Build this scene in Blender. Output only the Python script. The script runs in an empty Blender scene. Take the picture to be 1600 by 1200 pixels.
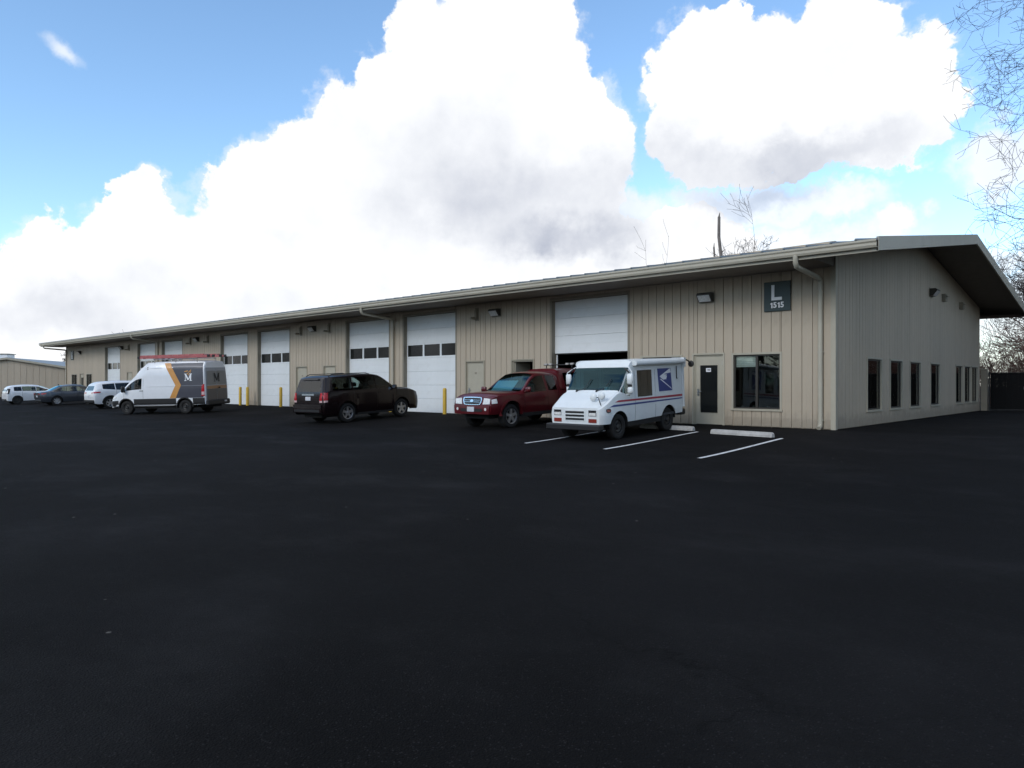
import bpy, bmesh, math, random
from mathutils import Vector, Matrix
from mathutils.bvhtree import BVHTree

R = math.radians
scene = bpy.context.scene
col = scene.collection

# ------------------------------------------------------------------ camera
CAM = (7.11, -20.84, 1.30)
HEAD = R(43.26)
cd = bpy.data.cameras.new('camera')
cd.sensor_width = 36.0
cd.lens = 36.0 * 1110 / 1600
cd.clip_start = 0.1
cd.clip_end = 3000
cam = bpy.data.objects.new('camera', cd)
cam.location = CAM
cam.rotation_euler = (R(90), 0, HEAD)
col.objects.link(cam)
scene.camera = cam

# ------------------------------------------------------------------ exposure
vs = scene.view_settings
vs.view_transform = 'Standard'
vs.look = 'None'
vs.exposure = 0.6
vs.gamma = 1.0
vs.use_curve_mapping = False
scene.cycles.max_bounces = 8
scene.cycles.transparent_max_bounces = 16
scene.cycles.use_denoising = True

# ------------------------------------------------------------------ sun (soft: the lot lies in the shade of a cloud)
SUN_EL, SUN_AZ = 33.0, 178.0          # azimuth clockwise from +y
sd = bpy.data.lights.new('sun', 'SUN')
sd.energy = 0.95
sd.angle = R(26)
sd.color = (1.0, 0.96, 0.9)
sun = bpy.data.objects.new('sun', sd)
_d = Vector((math.sin(R(SUN_AZ)) * math.cos(R(SUN_EL)), math.cos(R(SUN_AZ)) * math.cos(R(SUN_EL)), math.sin(R(SUN_EL))))
sun.rotation_euler = _d.to_track_quat('Z', 'Y').to_euler()
sun.location = (0, -60, 60)
col.objects.link(sun)

# ------------------------------------------------------------------ world: blue sky and cumulus, by direction
world = bpy.data.worlds.new('World')
scene.world = world
world.use_nodes = True
wt = world.node_tree
for n in list(wt.nodes):
    wt.nodes.remove(n)


class NT:
    """small node helper"""
    def __init__(self, tree):
        self.t = tree

    def add(self, typ, **kw):
        n = self.t.nodes.new(typ)
        for k, v in kw.items():
            setattr(n, k, v)
        return n

    def link(self, a, b):
        self.t.links.new(a, b)

    def put(self, sock, v):
        if hasattr(v, 'is_output'):
            self.t.links.new(v, sock)
        else:
            sock.default_value = v

    def m(self, op, a, b=0.0, c=0.0, clamp=False):
        n = self.add('ShaderNodeMath', operation=op, use_clamp=clamp)
        self.put(n.inputs[0], a)
        self.put(n.inputs[1], b)
        if op in ('MULTIPLY_ADD', 'SMOOTH_MIN', 'SMOOTH_MAX'):
            self.put(n.inputs[2], c)
        return n.outputs[0]

    def v(self, op, a, b=(0, 0, 0), c=(0, 0, 0)):
        n = self.add('ShaderNodeVectorMath', operation=op)
        self.put(n.inputs[0], a)
        if op not in ('LENGTH', 'NORMALIZE'):
            self.put(n.inputs[1], b)
        if op == 'MULTIPLY_ADD':
            self.put(n.inputs[2], c)
        return n.outputs['Value'] if op in ('LENGTH', 'DOT_PRODUCT') else n.outputs['Vector']

    def ramp(self, val, lo, hi, a=0.0, b=1.0, smooth=True):
        n = self.add('ShaderNodeMapRange', interpolation_type='SMOOTHSTEP' if smooth else 'LINEAR', clamp=True) if not smooth else self.add('ShaderNodeMapRange', interpolation_type='SMOOTHSTEP')
        self.put(n.inputs['Value'], val)
        for k, x in (('From Min', lo), ('From Max', hi), ('To Min', a), ('To Max', b)):
            self.put(n.inputs[k], x)
        return n.outputs['Result']

    def noise(self, vec, scale, detail=4.0, rough=0.55, out='Fac', lac=2.0):
        n = self.add('ShaderNodeTexNoise')
        if vec is not None:
            self.put(n.inputs['Vector'], vec)
        n.inputs['Scale'].default_value = scale
        n.inputs['Detail'].default_value = detail
        n.inputs['Roughness'].default_value = rough
        n.inputs['Lacunarity'].default_value = lac
        return n.outputs[out]

    def mix(self, fac, a, b, blend='MIX'):
        n = self.add('ShaderNodeMix', data_type='RGBA', blend_type=blend)
        self.put(n.inputs[0], fac)
        self.put(n.inputs[6], a)
        self.put(n.inputs[7], b)
        return n.outputs[2]


def build_world():
    N = NT(wt)
    out = N.add('ShaderNodeOutputWorld')
    bg = N.add('ShaderNodeBackground')
    STR = 0.15
    EXPO = 2 ** 0.6
    bg.inputs['Strength'].default_value = STR
    N.link(bg.outputs[0], out.inputs[0])
    sky = N.add('ShaderNodeTexSky', sky_type='NISHITA')
    sky.sun_disc = False
    sky.sun_elevation = R(SUN_EL)
    sky.sun_rotation = R(SUN_AZ)
    sky.altitude = 60
    sky.air_density = 1.0
    sky.dust_density = 0.0
    sky.ozone_density = 1.4
    tc = N.add('ShaderNodeTexCoord')
    d = N.v('NORMALIZE', tc.outputs['Generated'])
    # azimuth to the right of the reference heading, and elevation, in degrees
    sep = N.add('ShaderNodeSeparateXYZ')
    N.link(d, sep.inputs[0])
    er = (math.cos(HEAD), math.sin(HEAD), 0)
    ef = (-math.sin(HEAD), math.cos(HEAD), 0)
    az = N.m('MULTIPLY', N.m('ARCTAN2', N.v('DOT_PRODUCT', d, er), N.v('DOT_PRODUCT', d, ef)), 180 / math.pi)
    el = N.m('MULTIPLY', N.m('ARCSINE', sep.outputs['Z']), 180 / math.pi)
    comb = N.add('ShaderNodeCombineXYZ')
    N.link(az, comb.inputs[0])
    N.link(el, comb.inputs[1])
    p = comb.outputs[0]
    # billowing edges: warp the plane by noise of several sizes
    n1 = N.noise(d, 7.0, 2.0, 0.5, 'Color')
    n2 = N.noise(d, 27.0, 8.0, 0.60, 'Color')
    w = N.v('MULTIPLY_ADD', n1, (4.4, 3.4, 0), (-2.2, -1.7, 0))
    w2 = N.v('MULTIPLY_ADD', n2, (4.4, 4.4, 0), (-2.2, -2.2, 0))
    q = N.v('ADD', N.v('ADD', p, w), w2)

    def A(px):
        return math.degrees(math.atan((px - 800) / 1110))

    def E(px, py):
        return math.degrees(math.atan((600 - py) / math.hypot(1110, px - 800)))

    def blob(px, py, rx, ry, src=q):
        k = math.cos(R(A(px)))
        ra = math.degrees(rx / 1110) * k * k
        re = math.degrees(ry / 1110) * k
        a0, e0 = A(px), E(px, py)
        return N.v('LENGTH', N.v('MULTIPLY_ADD', src, (1 / ra, 1 / re, 0), (-a0 / ra, -e0 / re, 0)))

    def union(lst, k=0.28, src=q):
        acc = None
        for b in lst:
            x = blob(*b, src=src)
            acc = x if acc is None else N.m('SMOOTH_MIN', acc, x, k)
        return acc

    cumulus = [
        # left bank
        (-60, 480, 130, 110), (60, 400, 70, 80), (120, 440, 130, 95), (222, 330, 52, 78), (240, 420, 120, 110),
        (310, 430, 90, 85), (330, 560, 700, 140),
        # main tower
        (400, 330, 70, 100), (470, 300, 80, 110), (540, 240, 75, 110), (600, 190, 70, 110), (655, 110, 62, 105),
        (760, 90, 70, 130), (830, 60, 68, 110), (850, 160, 90, 110), (700, 260, 190, 150), (600, 400, 280, 150),
        (900, 250, 95, 80), (940, 235, 65, 55), (860, 350, 130, 90), (930, 420, 150, 70), (1070, 385, 120, 58), (1110, 345, 42, 38),
        # right cumulus
        (1090, 110, 92, 88), (1135, 50, 60, 45), (1190, 130, 110, 85), (1310, 95, 95, 105), (1330, 40, 62, 60), (1400, 135, 85, 85), (1450, 180, 60, 62),
        (1110, 205, 95, 72), (1240, 210, 150, 66), (1370, 215, 120, 48), (1085, 80, 55, 55),
        # beyond the top edge of the tower
        (790, -60, 110, 110), (1330, -40, 80, 50),
    ]
    dist = union(cumulus)
    m_c = N.ramp(dist, 1.0, 0.90)
    # soft, thin clouds
    thin = union([(1230, 320, 150, 30), (1150, 305, 110, 30), (1402, 346, 42, 26), (1570, 258, 90, 52), (1000, 345, 50, 50), (1580, 480, 150, 70),
                  (1110, 395, 300, 46), (1430, 410, 200, 18)], 0.35)
    m_t = N.ramp(dist_or(N, thin, d), 1.25, 0.55, 0.0, 0.86)
    # frayed skirts round the cumulus and one faint wisp high on the left
    m_f = N.ramp(dist_or(N, dist, d), 1.10, 0.84, 0.0, 0.4)
    m_t = N.m('MAXIMUM', m_t, m_f)
    rot = N.add('ShaderNodeVectorRotate', rotation_type='Z_AXIS')
    N.link(N.v('ADD', p, N.v('MULTIPLY', w2, (0.4, 0.4, 0))), rot.inputs['Vector'])
    rot.inputs['Center'].default_value = (A(100), E(100, 78), 0)
    rot.inputs['Angle'].default_value = R(28)
    m_t = N.m('MAXIMUM', m_t, N.ramp(dist_or(N, blob(100, 78, 46, 15, src=rot.outputs[0]), d), 1.15, 0.1, 0.0, 0.7))
    # haze to the horizon
    m_h = N.m('POWER', N.ramp(el, 11.0, -0.5), 1.8)
    m_h = N.m('MULTIPLY', m_h, 0.85)
    # the rest of the sky goes on with broken cumulus of the same kind
    gen = N.noise(N.v('MULTIPLY_ADD', d, (1, 1, 1.7), (5.3, 2.1, 0.0)), 2.6, 8.0, 0.56)
    infr = N.m('MULTIPLY', N.ramp(N.m('ABSOLUTE', az), 44.0, 58.0, 1.0, 0.0), N.ramp(el, 36.0, 52.0, 1.0, 0.0))
    m_g = N.m('MULTIPLY', N.ramp(gen, 0.455, 0.56), N.m('SUBTRACT', 1.0, infr))
    mask = N.m('MAXIMUM', N.m('MAXIMUM', m_c, m_t), N.m('MAXIMUM', m_h, m_g), clamp=True)
    # cloud brightness: sunlit white with grey bellies
    pw = N.v('ADD', N.v('ADD', p, N.v('MULTIPLY', w, (1.3, 1.3, 0))), w2)
    belly = None
    for b, amt in [((890, 375, 120, 40), 0.28), ((800, 325, 220, 75), 0.17), ((720, 260, 170, 90), 0.14), ((930, 275, 110, 50), 0.1), ((1190, 265, 190, 44), 0.17), ((1060, 245, 60, 40), 0.12),
                   ((1330, 235, 170, 40), 0.14), ((150, 470, 260, 70), 0.10), ((60, 505, 170, 50), 0.14), ((430, 380, 60, 26), 0.07), ((1180, 300, 130, 26), 0.22), ((1560, 440, 120, 60), 0.16), ((480, 470, 160, 30), 0.05)]:
        x = N.ramp(blob(*b, src=pw), 1.35, 0.15, 0.0, amt)
        belly = x if belly is None else N.m('ADD', belly, x)
    belly = N.m('MULTIPLY', belly, N.m('MULTIPLY_ADD', N.noise(d, 16.0, 6.0, 0.6), 1.1, 0.55))
    gb = N.ramp(gen, 0.56, 0.76, 0.0, 0.36)
    belly = N.m('ADD', belly, N.m('MULTIPLY', gb, N.m('SUBTRACT', 1.0, infr)))
    n3 = N.noise(d, 13.0, 5.0, 0.55)
    lum = N.m('SUBTRACT', N.m('MULTIPLY_ADD', n3, 0.34, 0.90), belly)
    lum = N.m('MAXIMUM', lum, 0.4)
    cc = N.add('ShaderNodeCombineXYZ')
    N.link(N.m('MULTIPLY_ADD', lum, 1.06 / STR / EXPO, -0.09 / STR / EXPO), cc.inputs[0])
    N.link(N.m('MULTIPLY_ADD', lum, 1.02 / STR / EXPO, -0.03 / STR / EXPO), cc.inputs[1])
    N.link(N.m('MULTIPLY_ADD', lum, 0.88 / STR / EXPO, 0.15 / STR / EXPO), cc.inputs[2])
    blue = N.v('MULTIPLY', sky.outputs[0], SKY_TINT)
    colr = N.mix(mask, blue, cc.outputs[0])
    N.link(colr, bg.inputs['Color'])


def dist_or(N, x, d):
    n = N.noise(d, 18.0, 6.0, 0.6)
    return N.m('ADD', x, N.m('MULTIPLY_ADD', n, 1.1, -0.55))


SKY_TINT = (0.94, 1.06, 1.11)
build_world()

# ------------------------------------------------------------------ materials
MATS = {}


def pmat(name, base, rough=0.6, metal=0.0, spec=0.5, coat=0.0, var=0.0, vscale=4.0, bump=0.0, bscale=60.0, dirt=0.0, dirt_col=(0.08, 0.07, 0.06), coords='Object', streak=False, splash=0.0):
    if name in MATS:
        return MATS[name]
    m = bpy.data.materials.new(name)
    m.use_nodes = True
    N = NT(m.node_tree)
    b = m.node_tree.nodes['Principled BSDF']
    b.inputs['Roughness'].default_value = rough
    b.inputs['Metallic'].default_value = metal
    b.inputs['Specular IOR Level'].default_value = spec
    b.inputs['Coat Weight'].default_value = coat
    b.inputs['Coat Roughness'].default_value = 0.06
    c = (*base, 1)
    tc = N.add('ShaderNodeTexCoord')
    v = tc.outputs[coords]
    src = c
    if var > 0:
        vv = N.v('MULTIPLY', v, (1, 1, 0.16)) if streak else v
        f = N.ramp(N.noise(vv, vscale, 6, 0.6), 0.3, 0.7)
        lo = tuple(x * (1 - var) for x in base) + (1,)
        hi = tuple(min(1, x * (1 + var)) for x in base) + (1,)
        src = N.mix(f, lo, hi)
    if dirt > 0:
        f2 = N.m('MULTIPLY', N.ramp(N.noise(v, vscale * 2.3, 8, 0.65), 0.48, 0.75), dirt)
        src = N.mix(f2, src, (*dirt_col, 1))
        r = N.m('MULTIPLY_ADD', f2, 0.3, rough)
        N.link(r, b.inputs['Roughness'])
    if splash > 0:
        sz = N.add('ShaderNodeSeparateXYZ')
        N.link(v, sz.inputs[0])
        hgt = N.m('MULTIPLY_ADD', N.noise(tc.outputs['Object'], 5.0, 6, 0.65), 0.75, 0.02)
        f3 = N.m('MULTIPLY', N.ramp(N.m('SUBTRACT', sz.outputs['Z'], hgt), 0.12, -0.25), splash)
        src = N.mix(f3, src, (0.13, 0.115, 0.09, 1))
    N.put(b.inputs['Base Color'], src)
    if bump > 0:
        bn = N.add('ShaderNodeBump')
        bn.inputs['Strength'].default_value = bump
        bn.inputs['Distance'].default_value = 0.02
        N.link(N.noise(v, bscale, 4, 0.6), bn.inputs['Height'])
        N.link(bn.outputs[0], b.inputs['Normal'])
    MATS[name] = m
    return m


def glass_mat(name, tint=(0.5, 0.56, 0.55), refl=1.0, rough=0.02, gcol=(1, 1, 1)):
    if name in MATS:
        return MATS[name]
    m = bpy.data.materials.new(name)
    m.use_nodes = True
    t = m.node_tree
    N = NT(t)
    for n in list(t.nodes):
        t.nodes.remove(n)
    o = N.add('ShaderNodeOutputMaterial')
    tr = N.add('ShaderNodeBsdfTransparent')
    tr.inputs[0].default_value = (*tint, 1)
    gl = N.add('ShaderNodeBsdfGlossy')
    gl.inputs['Roughness'].default_value = rough
    gl.inputs[0].default_value = (*gcol, 1)
    fr = N.add('ShaderNodeFresnel')
    fr.inputs['IOR'].default_value = 1.5
    f = N.m('MULTIPLY', fr.outputs[0], refl, clamp=True)
    mx = N.add('ShaderNodeMixShader')
    N.link(f, mx.inputs[0])
    N.link(tr.outputs[0], mx.inputs[1])
    N.link(gl.outputs[0], mx.inputs[2])
    N.link(mx.outputs[0], o.inputs[0])
    MATS[name] = m
    return m


def asphalt_mat():
    m = bpy.data.materials.new('asphalt')
    m.use_nodes = True
    N = NT(m.node_tree)
    b = m.node_tree.nodes['Principled BSDF']
    tc = N.add('ShaderNodeTexCoord')
    v = tc.outputs['Object']
    big = N.ramp(N.noise(v, 0.16, 7, 0.62), 0.35, 0.68)
    mid = N.ramp(N.noise(N.v('MULTIPLY', v, (0.8, 1.1, 1)), 0.55, 8, 0.68), 0.45, 0.78)
    base = N.mix(big, (0.0040, 0.0039, 0.0040, 1), (0.0082, 0.0081, 0.0088, 1))
    base = N.mix(N.m('MULTIPLY', mid, 0.5), base, (0.0150, 0.0146, 0.0152, 1))
    # aggregate: tiny lighter stones
    vo = N.add('ShaderNodeTexVoronoi')
    vo.inputs['Scale'].default_value = 75
    N.link(v, vo.inputs['Vector'])
    bw = N.add('ShaderNodeSeparateColor')
    N.link(vo.outputs['Color'], bw.inputs[0])
    st = N.m('MULTIPLY', N.ramp(bw.outputs[0], 0.80, 0.98), N.ramp(vo.outputs['Distance'], 0.5, 0.2))
    base = N.mix(N.m('MULTIPLY', st, 0.7), base, (0.034, 0.033, 0.034, 1))
    # hairline cracks and paver seams
    vc = N.add('ShaderNodeTexVoronoi', feature='DISTANCE_TO_EDGE')
    vc.inputs['Scale'].default_value = 0.16
    N.link(N.v('ADD', v, N.v('MULTIPLY_ADD', N.noise(v, 0.9, 5, 0.6, 'Color'), (1.6, 1.6, 0), (-0.8, -0.8, 0))), vc.inputs['Vector'])
    ck = N.m('MULTIPLY', N.ramp(vc.outputs['Distance'], 0.0035, 0.0005), N.ramp(N.noise(v, 0.3, 3, 0.5), 0.42, 0.6))
    base = N.mix(N.m('MULTIPLY', ck, 0.75), base, (0.003, 0.003, 0.003, 1))
    # oil drips
    vo3 = N.add('ShaderNodeTexVoronoi')
    vo3.inputs['Scale'].default_value = 0.35
    N.link(N.v('ADD', v, N.v('MULTIPLY_ADD', N.noise(v, 2.5, 4, 0.6, 'Color'), (0.5, 0.5, 0), (-0.25, -0.25, 0))), vo3.inputs['Vector'])
    oil = N.ramp(vo3.outputs['Distance'], 0.16, 0.08)
    base = N.mix(N.m('MULTIPLY', oil, 0.45), base, (0.004, 0.004, 0.004, 1))
    # sparse pale specks of grit
    vo2 = N.add('ShaderNodeTexVoronoi')
    vo2.inputs['Scale'].default_value = 1.6
    N.link(v, vo2.inputs['Vector'])
    sp = N.ramp(vo2.outputs['Distance'], 0.035, 0.018)
    base = N.mix(N.m('MULTIPLY', sp, 0.6), base, (0.2, 0.19, 0.17, 1))
    N.link(base, b.inputs['Base Color'])
    N.link(N.m('MULTIPLY_ADD', mid, -0.12, 0.88), b.inputs['Roughness'])
    b.inputs['Specular IOR Level'].default_value = 0.07
    bn = N.add('ShaderNodeBump')
    bn.inputs['Strength'].default_value = 0.8
    bn.inputs['Distance'].default_value = 0.014
    N.link(N.m('ADD', N.noise(v, 90, 3, 0.6), N.m('MULTIPLY', vo.outputs['Distance'], 0.6)), bn.inputs['Height'])
    N.link(bn.outputs[0], b.inputs['Normal'])
    return m


TAN = (0.43, 0.364, 0.276)
M = {}
M['asphalt'] = asphalt_mat()
M['tan'] = pmat('tan painted metal', TAN, 0.5, var=0.05, vscale=1.2, dirt=0.2, dirt_col=(0.29, 0.245, 0.185), streak=True, splash=0.4)
M['tan_back'] = pmat('tan metal in the joints', tuple(x * 0.95 for x in TAN), 0.6)
M['tan_trim'] = pmat('tan trim', (0.40, 0.37, 0.29), 0.5, var=0.04)
M['tan_dark'] = pmat('brown tan trim', (0.24, 0.215, 0.165), 0.55, var=0.05)
M['gutter'] = pmat('pale tan gutter metal', (0.43, 0.40, 0.32), 0.45, var=0.05, vscale=0.8, dirt=0.15, dirt_col=(0.25, 0.23, 0.19))
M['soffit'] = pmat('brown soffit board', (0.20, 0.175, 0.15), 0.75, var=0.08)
M['roof'] = pmat('blue grey roof metal', (0.16, 0.185, 0.20), 0.4, metal=0.3, var=0.08)
M['white_door'] = pmat('white door enamel', (0.72, 0.75, 0.755), 0.45, var=0.03, vscale=0.9, dirt=0.16, dirt_col=(0.42, 0.42, 0.39), streak=True)
M['bronze'] = pmat('dark bronze aluminium', (0.045, 0.042, 0.036), 0.45, metal=0.2)
M['black'] = pmat('black plastic', (0.012, 0.012, 0.013), 0.55)
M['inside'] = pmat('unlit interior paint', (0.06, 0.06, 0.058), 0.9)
M['concrete'] = pmat('concrete', (0.42, 0.41, 0.39), 0.9, var=0.15, vscale=6, bump=0.3, bscale=40, dirt=0.3, dirt_col=(0.2, 0.19, 0.18))
M['line'] = pmat('white road paint', (0.62, 0.62, 0.62), 0.75, var=0.12, vscale=5, dirt=0.55, dirt_col=(0.06, 0.06, 0.06))
M['yellow'] = pmat('yellow bollard paint', (0.62, 0.40, 0.045), 0.5, var=0.06, dirt=0.2, dirt_col=(0.3, 0.2, 0.05))
M['sign'] = pmat('dark teal sign', (0.020, 0.042, 0.043), 0.45)
M['white'] = pmat('white paint', (0.80, 0.81, 0.82), 0.5)
M['chrome'] = pmat('chrome', (0.75, 0.76, 0.78), 0.12, metal=1.0)
M['steel'] = pmat('brushed steel', (0.5, 0.5, 0.5), 0.3, metal=1.0)
M['alloy'] = pmat('alloy wheel', (0.52, 0.53, 0.55), 0.32, metal=0.85)
M['alloy_dark'] = pmat('dark wheel steel', (0.018, 0.018, 0.018), 0.5)
M['tyre'] = pmat('tyre rubber', (0.009, 0.009, 0.009), 0.85, var=0.2, vscale=8)
M['under'] = pmat('underbody', (0.008, 0.008, 0.008), 0.9)
M['seat'] = pmat('dark seat cloth', (0.03, 0.03, 0.032), 0.9)
M['seat_grey'] = pmat('grey seat cloth', (0.05, 0.055, 0.06), 0.9)
M['lens'] = pmat('lamp lens', (0.72, 0.72, 0.70), 0.15, coat=0.6, var=0.15, vscale=18)
M['red_lens'] = pmat('red lamp lens', (0.42, 0.012, 0.02), 0.18, coat=0.8, var=0.2, vscale=14)
M['red_lens_pale'] = pmat('clear reversing lens', (0.6, 0.42, 0.42), 0.2, coat=0.8)
M['amber'] = pmat('dull red amber lens', (0.22, 0.035, 0.025), 0.25, coat=0.5)
M['plate'] = pmat('licence plate', (0.55, 0.56, 0.6), 0.5, var=0.15, vscale=25)
M['glass_car'] = glass_mat('car glass', (0.58, 0.68, 0.64), 1.15)
M['glass_dark'] = glass_mat('tinted car glass', (0.10, 0.115, 0.12), 1.1)
M['glass_wind'] = glass_mat('windscreen glass', (0.26, 0.46, 0.50), 1.3, gcol=(0.45, 0.82, 0.95))
M['glass_win'] = glass_mat('window glass', (0.75, 0.8, 0.78), 1.0)
M['glass_grey'] = pmat('dark pane', (0.012, 0.014, 0.014), 0.12, spec=0.5)
M['bark'] = pmat('bare grey brown bark', (0.050, 0.041, 0.038), 0.9, var=0.3, vscale=3)
M['bark_red'] = pmat('reddish twigs', (0.115, 0.062, 0.050), 0.9, var=0.3, vscale=1)
M['bark_dead'] = pmat('weathered dead wood', (0.16, 0.14, 0.125), 0.9, var=0.25, vscale=2)

# ------------------------------------------------------------------ mesh builder


class MB:
    def __init__(self):
        self.v = []
        self.f = []

    def add(self, verts, faces):
        o = len(self.v)
        self.v += [tuple(p) for p in verts]
        self.f += [tuple(i + o for i in f) for f in faces]
        return self

    def box(self, x0, x1, y0, y1, z0, z1):
        v = [(x0, y0, z0), (x1, y0, z0), (x1, y1, z0), (x0, y1, z0), (x0, y0, z1), (x1, y0, z1), (x1, y1, z1), (x0, y1, z1)]
        return self.add(v, [(0, 3, 2, 1), (4, 5, 6, 7), (0, 1, 5, 4), (1, 2, 6, 5), (2, 3, 7, 6), (3, 0, 4, 7)])

    def cbox(self, x0, x1, y0, y1, z0, z1, c=0.01):
        """box with chamfered edges"""
        X, Y, Z = (x0, x1), (y0, y1), (z0, z1)
        bm = bmesh.new()
        pts = []
        for i in (0, 1):
            for j in (0, 1):
                for k in (0, 1):
                    sx, sy, sz = (1 - 2 * i) * c, (1 - 2 * j) * c, (1 - 2 * k) * c
                    pts += [(X[i] + sx, Y[j] + sy, Z[k]), (X[i] + sx, Y[j], Z[k] + sz), (X[i], Y[j] + sy, Z[k] + sz)]
        vs_ = [bm.verts.new(p) for p in pts]
        bmesh.ops.convex_hull(bm, input=vs_)
        bm.verts.index_update()
        self.add([v.co for v in bm.verts], [[v.index for v in f.verts] for f in bm.faces])
        bm.free()
        return self

    def prism(self, poly, axis, a, b):
        """poly: 2-D outline; axis: 'x','y','z' extruded from a to b"""
        def P(u, w, t):
            return {'x': (t, u, w), 'y': (u, t, w), 'z': (u, w, t)}[axis]
        n = len(poly)
        v = [P(u, w, a) for u, w in poly] + [P(u, w, b) for u, w in poly]
        f = [tuple(range(n - 1, -1, -1)), tuple(range(n, 2 * n))]
        f += [(i, (i + 1) % n, n + (i + 1) % n, n + i) for i in range(n)]
        return self.add(v, f)

    def tube(self, pts, r, n=8, caps=True):
        pts = [Vector(p) for p in pts]
        rs = r if isinstance(r, (list, tuple)) else [r] * len(pts)
        rings = []
        up = Vector((0, 0, 1))
        prev = None
        for i, p in enumerate(pts):
            if i == 0:
                t = pts[1] - p
            elif i == len(pts) - 1:
                t = p - pts[i - 1]
            else:
                t = (pts[i + 1] - pts[i - 1])
            t.normalize()
            a = t.cross(up) if prev is None else prev - t * prev.dot(t)
            if a.length < 1e-3:
                a = t.cross(Vector((1, 0, 0)))
            a.normalize()
            prev = a
            b = t.cross(a)
            rings.append([p + (a * math.cos(2 * math.pi * k / n) + b * math.sin(2 * math.pi * k / n)) * rs[i] for k in range(n)])
        v = [q for ring in rings for q in ring]
        f = []
        for i in range(len(pts) - 1):
            for k in range(n):
                f.append((i * n + k, i * n + (k + 1) % n, (i + 1) * n + (k + 1) % n, (i + 1) * n + k))
        if caps:
            f.append(tuple(range(n - 1, -1, -1)))
            f.append(tuple((len(pts) - 1) * n + k for k in range(n)))
        return self.add(v, f)

    def lathe(self, prof, n=24, axis='y', c=(0, 0, 0)):
        """prof: (radius, height along axis)"""
        v = []
        for r, h in prof:
            for k in range(n):
                a = 2 * math.pi * k / n
                x, y = r * math.cos(a), r * math.sin(a)
                q = {'y': (x, h, y), 'z': (x, y, h), 'x': (h, x, y)}[axis]
                v.append((q[0] + c[0], q[1] + c[1], q[2] + c[2]))
        f = []
        for i in range(len(prof) - 1):
            for k in range(n):
                f.append((i * n + k, i * n + (k + 1) % n, (i + 1) * n + (k + 1) % n, (i + 1) * n + k))
        return self.add(v, f)

    def mesh(self, name, mat, smooth=None):
        me = bpy.data.meshes.new(name)
        me.from_pydata(self.v, [], self.f)
        me.validate()
        if mat:
            me.materials.append(mat)
        bm = bmesh.new()
        bm.from_mesh(me)
        bmesh.ops.recalc_face_normals(bm, faces=bm.faces)
        if smooth is not None:
            for f in bm.faces:
                f.smooth = True
            lim = R(smooth)
            for e in bm.edges:
                if len(e.link_faces) == 2 and e.calc_face_angle(0) > lim:
                    e.smooth = False
        bm.to_mesh(me)
        bm.free()
        return me

    def build(self, name, mat, parent=None, smooth=None, loc=None):
        o = bpy.data.objects.new(name, self.mesh(name, mat, smooth))
        col.objects.link(o)
        if parent:
            o.parent = parent
        if loc:
            o.location = loc
        return o


def tag(o, label=None, cat=None, group=None, kind=None):
    for k, v in (('label', label), ('category', cat), ('group', group), ('kind', kind)):
        if v:
            o[k] = v
    return o


def empty(name, loc=(0, 0, 0), rz=0.0, parent=None):
    o = bpy.data.objects.new(name, None)
    o.empty_display_size = 0.2
    col.objects.link(o)
    o.location = loc
    o.rotation_euler = (0, 0, rz)
    if parent:
        o.parent = parent
    return o


def link(name, me, parent=None, loc=(0, 0, 0), rz=0.0):
    o = bpy.data.objects.new(name, me)
    col.objects.link(o)
    o.location = loc
    o.rotation_euler = (0, 0, rz)
    if parent:
        o.parent = parent
    return o


def children_of(o):
    return [c for c in bpy.data.objects if c.parent == o]


def copy_tree(o, parent=None):
    c = o.copy()
    col.objects.link(c)
    c.parent = parent
    for ch in children_of(o):
        copy_tree(ch, c)
    return c


def text_mb(txt, size, depth=0.01, bold=0.0, align='CENTER'):
    """flat text in the XZ plane facing -y, centred"""
    cu = bpy.data.curves.new('lettering', 'FONT')
    cu.body = txt
    cu.size = size
    cu.align_x = align
    cu.align_y = 'CENTER'
    cu.extrude = depth / 2
    cu.offset = bold
    ob = bpy.data.objects.new('lettering', cu)
    col.objects.link(ob)
    bpy.context.view_layer.update()
    me = ob.to_mesh()
    mb = MB()
    mb.add([(v.co.x, -v.co.z, v.co.y) for v in me.vertices], [tuple(p.vertices) for p in me.polygons])
    ob.to_mesh_clear()
    bpy.data.objects.remove(ob)
    bpy.data.curves.remove(cu)
    return mb


def gz(y):
    """the lot falls gently away from the building for drainage"""
    d = max(0.0, -y - 0.4)
    t = min(1.0, d / 8.0)
    return -0.26 * (t * t * (3 - 2 * t))

# ================================================================== ground
M['tan_frame'] = pmat('tan door frame paint', (0.315, 0.285, 0.215), 0.5)
ys = [-400, -150, -60, -30, -20, -14] + [-10 + 0.5 * i for i in range(20)] + [-0.3, 0.5, 30, 100, 400]
xs = [-500, -200, -90, -60, -40, -25, -12, 0, 12, 40, 120, 400]
g = MB()
g.add([(x, y, gz(y)) for y in ys for x in xs], [(j * len(xs) + i, j * len(xs) + i + 1, (j + 1) * len(xs) + i + 1, (j + 1) * len(xs) + i) for j in range(len(ys) - 1) for i in range(len(xs) - 1)])
ground = g.build('asphalt_lot', M['asphalt'], smooth=60)
tag(ground, kind='structure')


def pline(x, y0, y1, w=0.1, dx=0.0):
    m = MB()
    n = 14
    v = []
    for i in range(n + 1):
        y = y0 + (y1 - y0) * i / n
        xx = x + dx * i / n
        v += [(xx - w / 2, y, gz(y) + 0.006), (xx + w / 2, y, gz(y) + 0.006)]
    m.add(v, [(2 * i, 2 * i + 1, 2 * i + 3, 2 * i + 2) for i in range(n)])
    return m.build('parking_line', M['line'], ground)


pline(-5.30, -7.15, -2.65, dx=-0.05)
pline(-2.80, -7.12, -2.67)
pline(-0.19, -7.40, -3.17)

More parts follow.
